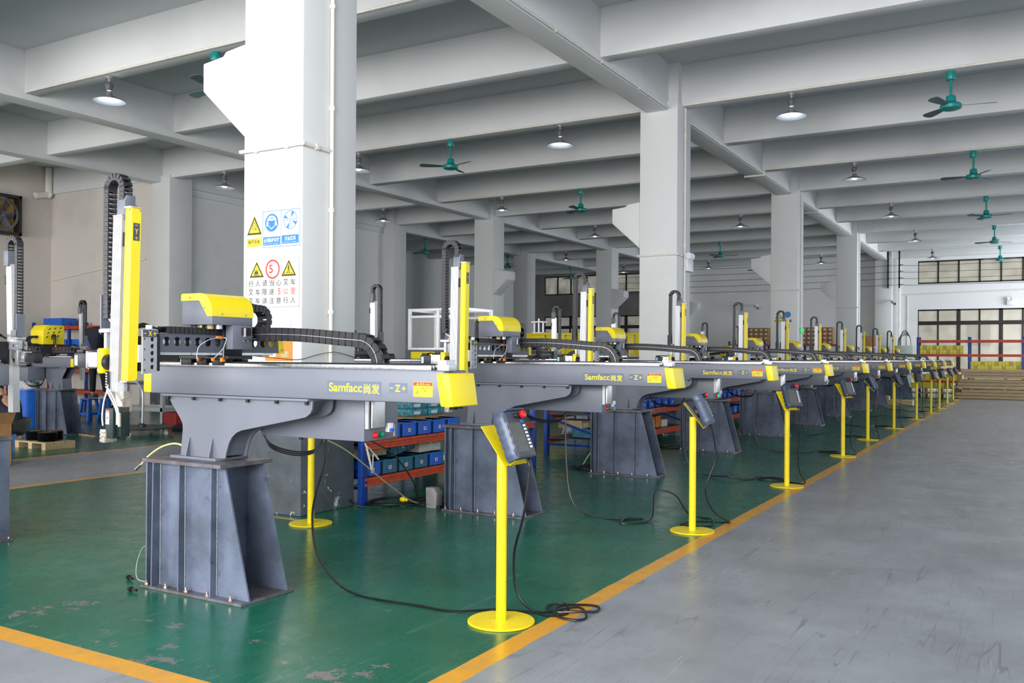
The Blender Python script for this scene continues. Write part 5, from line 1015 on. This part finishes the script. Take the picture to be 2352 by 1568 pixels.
for x in (-6.0, -5.5): 
    t = thing('insulator_bracket', ('left' if x < -5.8 else 'right') + ' black insulator bracket holding the wires at the end column', 'bracket', (x, 46.3, 5.8), 'insulator brackets'); B('bracket_bar', 'dark_steel', t, x-.03, x+.03, 46.2, 46.32, 4.85, 6.7)
    for k in range(6): MB().lathe([(.02, -.05), (.06, -.04), (.03, 0), (.06, .04), (.02, .05)], (x, 46.26, 5.0+.31*k), 12).build('insulator', 'black_plastic', t)
tubething('wall_pipe', 'grey pipe along the end wall under the upper windows', 'pipe', [(-5.3, 46.85, 4.55), (3.5, 46.85, 4.72)], .025, 'pvc'); tubething('drain_pipe', 'white drain pipe running down beside the end column', 'pipe', [(-5.55, 46.75, 7.0), (-5.55, 46.75, .1)], .06, 'pvc'); tubething('wall_pipe', 'thin vertical conduit on the end wall right of the column', 'pipe', [(-5.2, 46.87, 4.5), (-5.2, 46.87, 1.2)], .02, 'pvc')
def emergency(label, c, face):
    t = thing('emergency_light', label, 'light', c, 'twin lamp emergency lights'); x, y, z = c; k = 1 if face == 'y' else 0
    if face == 'y': B('lamp_box', 'white_plastic', t, x-.17, x+.17, y-.08, y, z-.14, z+.1, bevel=.01); pos = [(x-.09, y-.08, z+.16), (x+.09, y-.08, z+.16)]; d = Vector((0, -1, 0))
    else: B('lamp_box', 'white_plastic', t, x, x+.08, y-.17, y+.17, z-.14, z+.1, bevel=.01); pos = [(x+.05, y-.09, z+.16), (x+.05, y+.09, z+.16)]; d = Vector((.6, -.8, 0))
    for p in pos: h = MB().cyl(Vector(p)-d*.04, Vector(p)+d*.05, .04, .07, 18).build('lamp_head', 'lamp_metal', t); MB().cyl(Vector(p)+d*.05, Vector(p)+d*.055, .062, n=18).build('lens', 'lamp_inside', h)
emergency('white twin lamp emergency light on the end wall between the window rows', (-.85, 46.86, 4.1), 'y'); emergency('white twin lamp emergency light on the aisle side of the second column', (-5.84, 16.85, 3.3), 'x')
t = thing('exit_sign', 'small green running figure exit sign on the third column', 'sign', (-5.83, 26.9, 2.28)); B('sign_box', 'exit_green', t, -5.84, -5.8, 26.72, 27.1, 2.2, 2.36, bevel=.004)
def quad(pts): MB_ = MB(); n = len(pts); MB_.add([(-5.7975, y, z) for y, z in pts], [tuple(range(n))]); return MB_
mb = MB()
for p in (rect(26.87, 26.90, 2.315, 2.34), line2((26.885, 2.31), (26.91, 2.27), .02), line2((26.91, 2.27), (26.87, 2.225), .012), line2((26.91, 2.27), (26.95, 2.24), .012), line2((26.89, 2.30), (26.84, 2.285), .01)): mb.prism(p, 'x', -5.7995, -5.798)
mb.build('running_figure', 'label_white', t)
t = thing('security_camera', 'white security camera on the end wall above the brown cartons', 'camera', (-12.4, 46.8, 4.1)); MB().cyl((-12.4, 46.9, 4.2), (-12.4, 46.5, 4.2), .03).build('mount', 'white_plastic', t); MB().cyl((-12.45, 46.55, 4.15), (-12.2, 46.2, 4.02), .07).build('camera_body', 'white_plastic', t); MB().cyl((-12.2, 46.2, 4.02), (-12.19, 46.19, 4.017), .06).build('lens', 'black_plastic', t)
t = thing('security_camera', 'white security camera on the end column beside the drain pipe', 'camera', (-5.75, 46.2, 4.2)); MB().cyl((-5.75, 46.36, 4.25), (-5.75, 46.1, 4.25), .03).build('mount', 'white_plastic', t); MB().cyl((-5.8, 46.15, 4.2), (-5.65, 45.9, 4.08), .07).build('camera_body', 'white_plastic', t); MB().cyl((-5.65, 45.9, 4.08), (-5.645, 45.89, 4.077), .06).build('lens', 'black_plastic', t)

COL.objects.unlink(FO); bpy.data.objects.remove(FO)
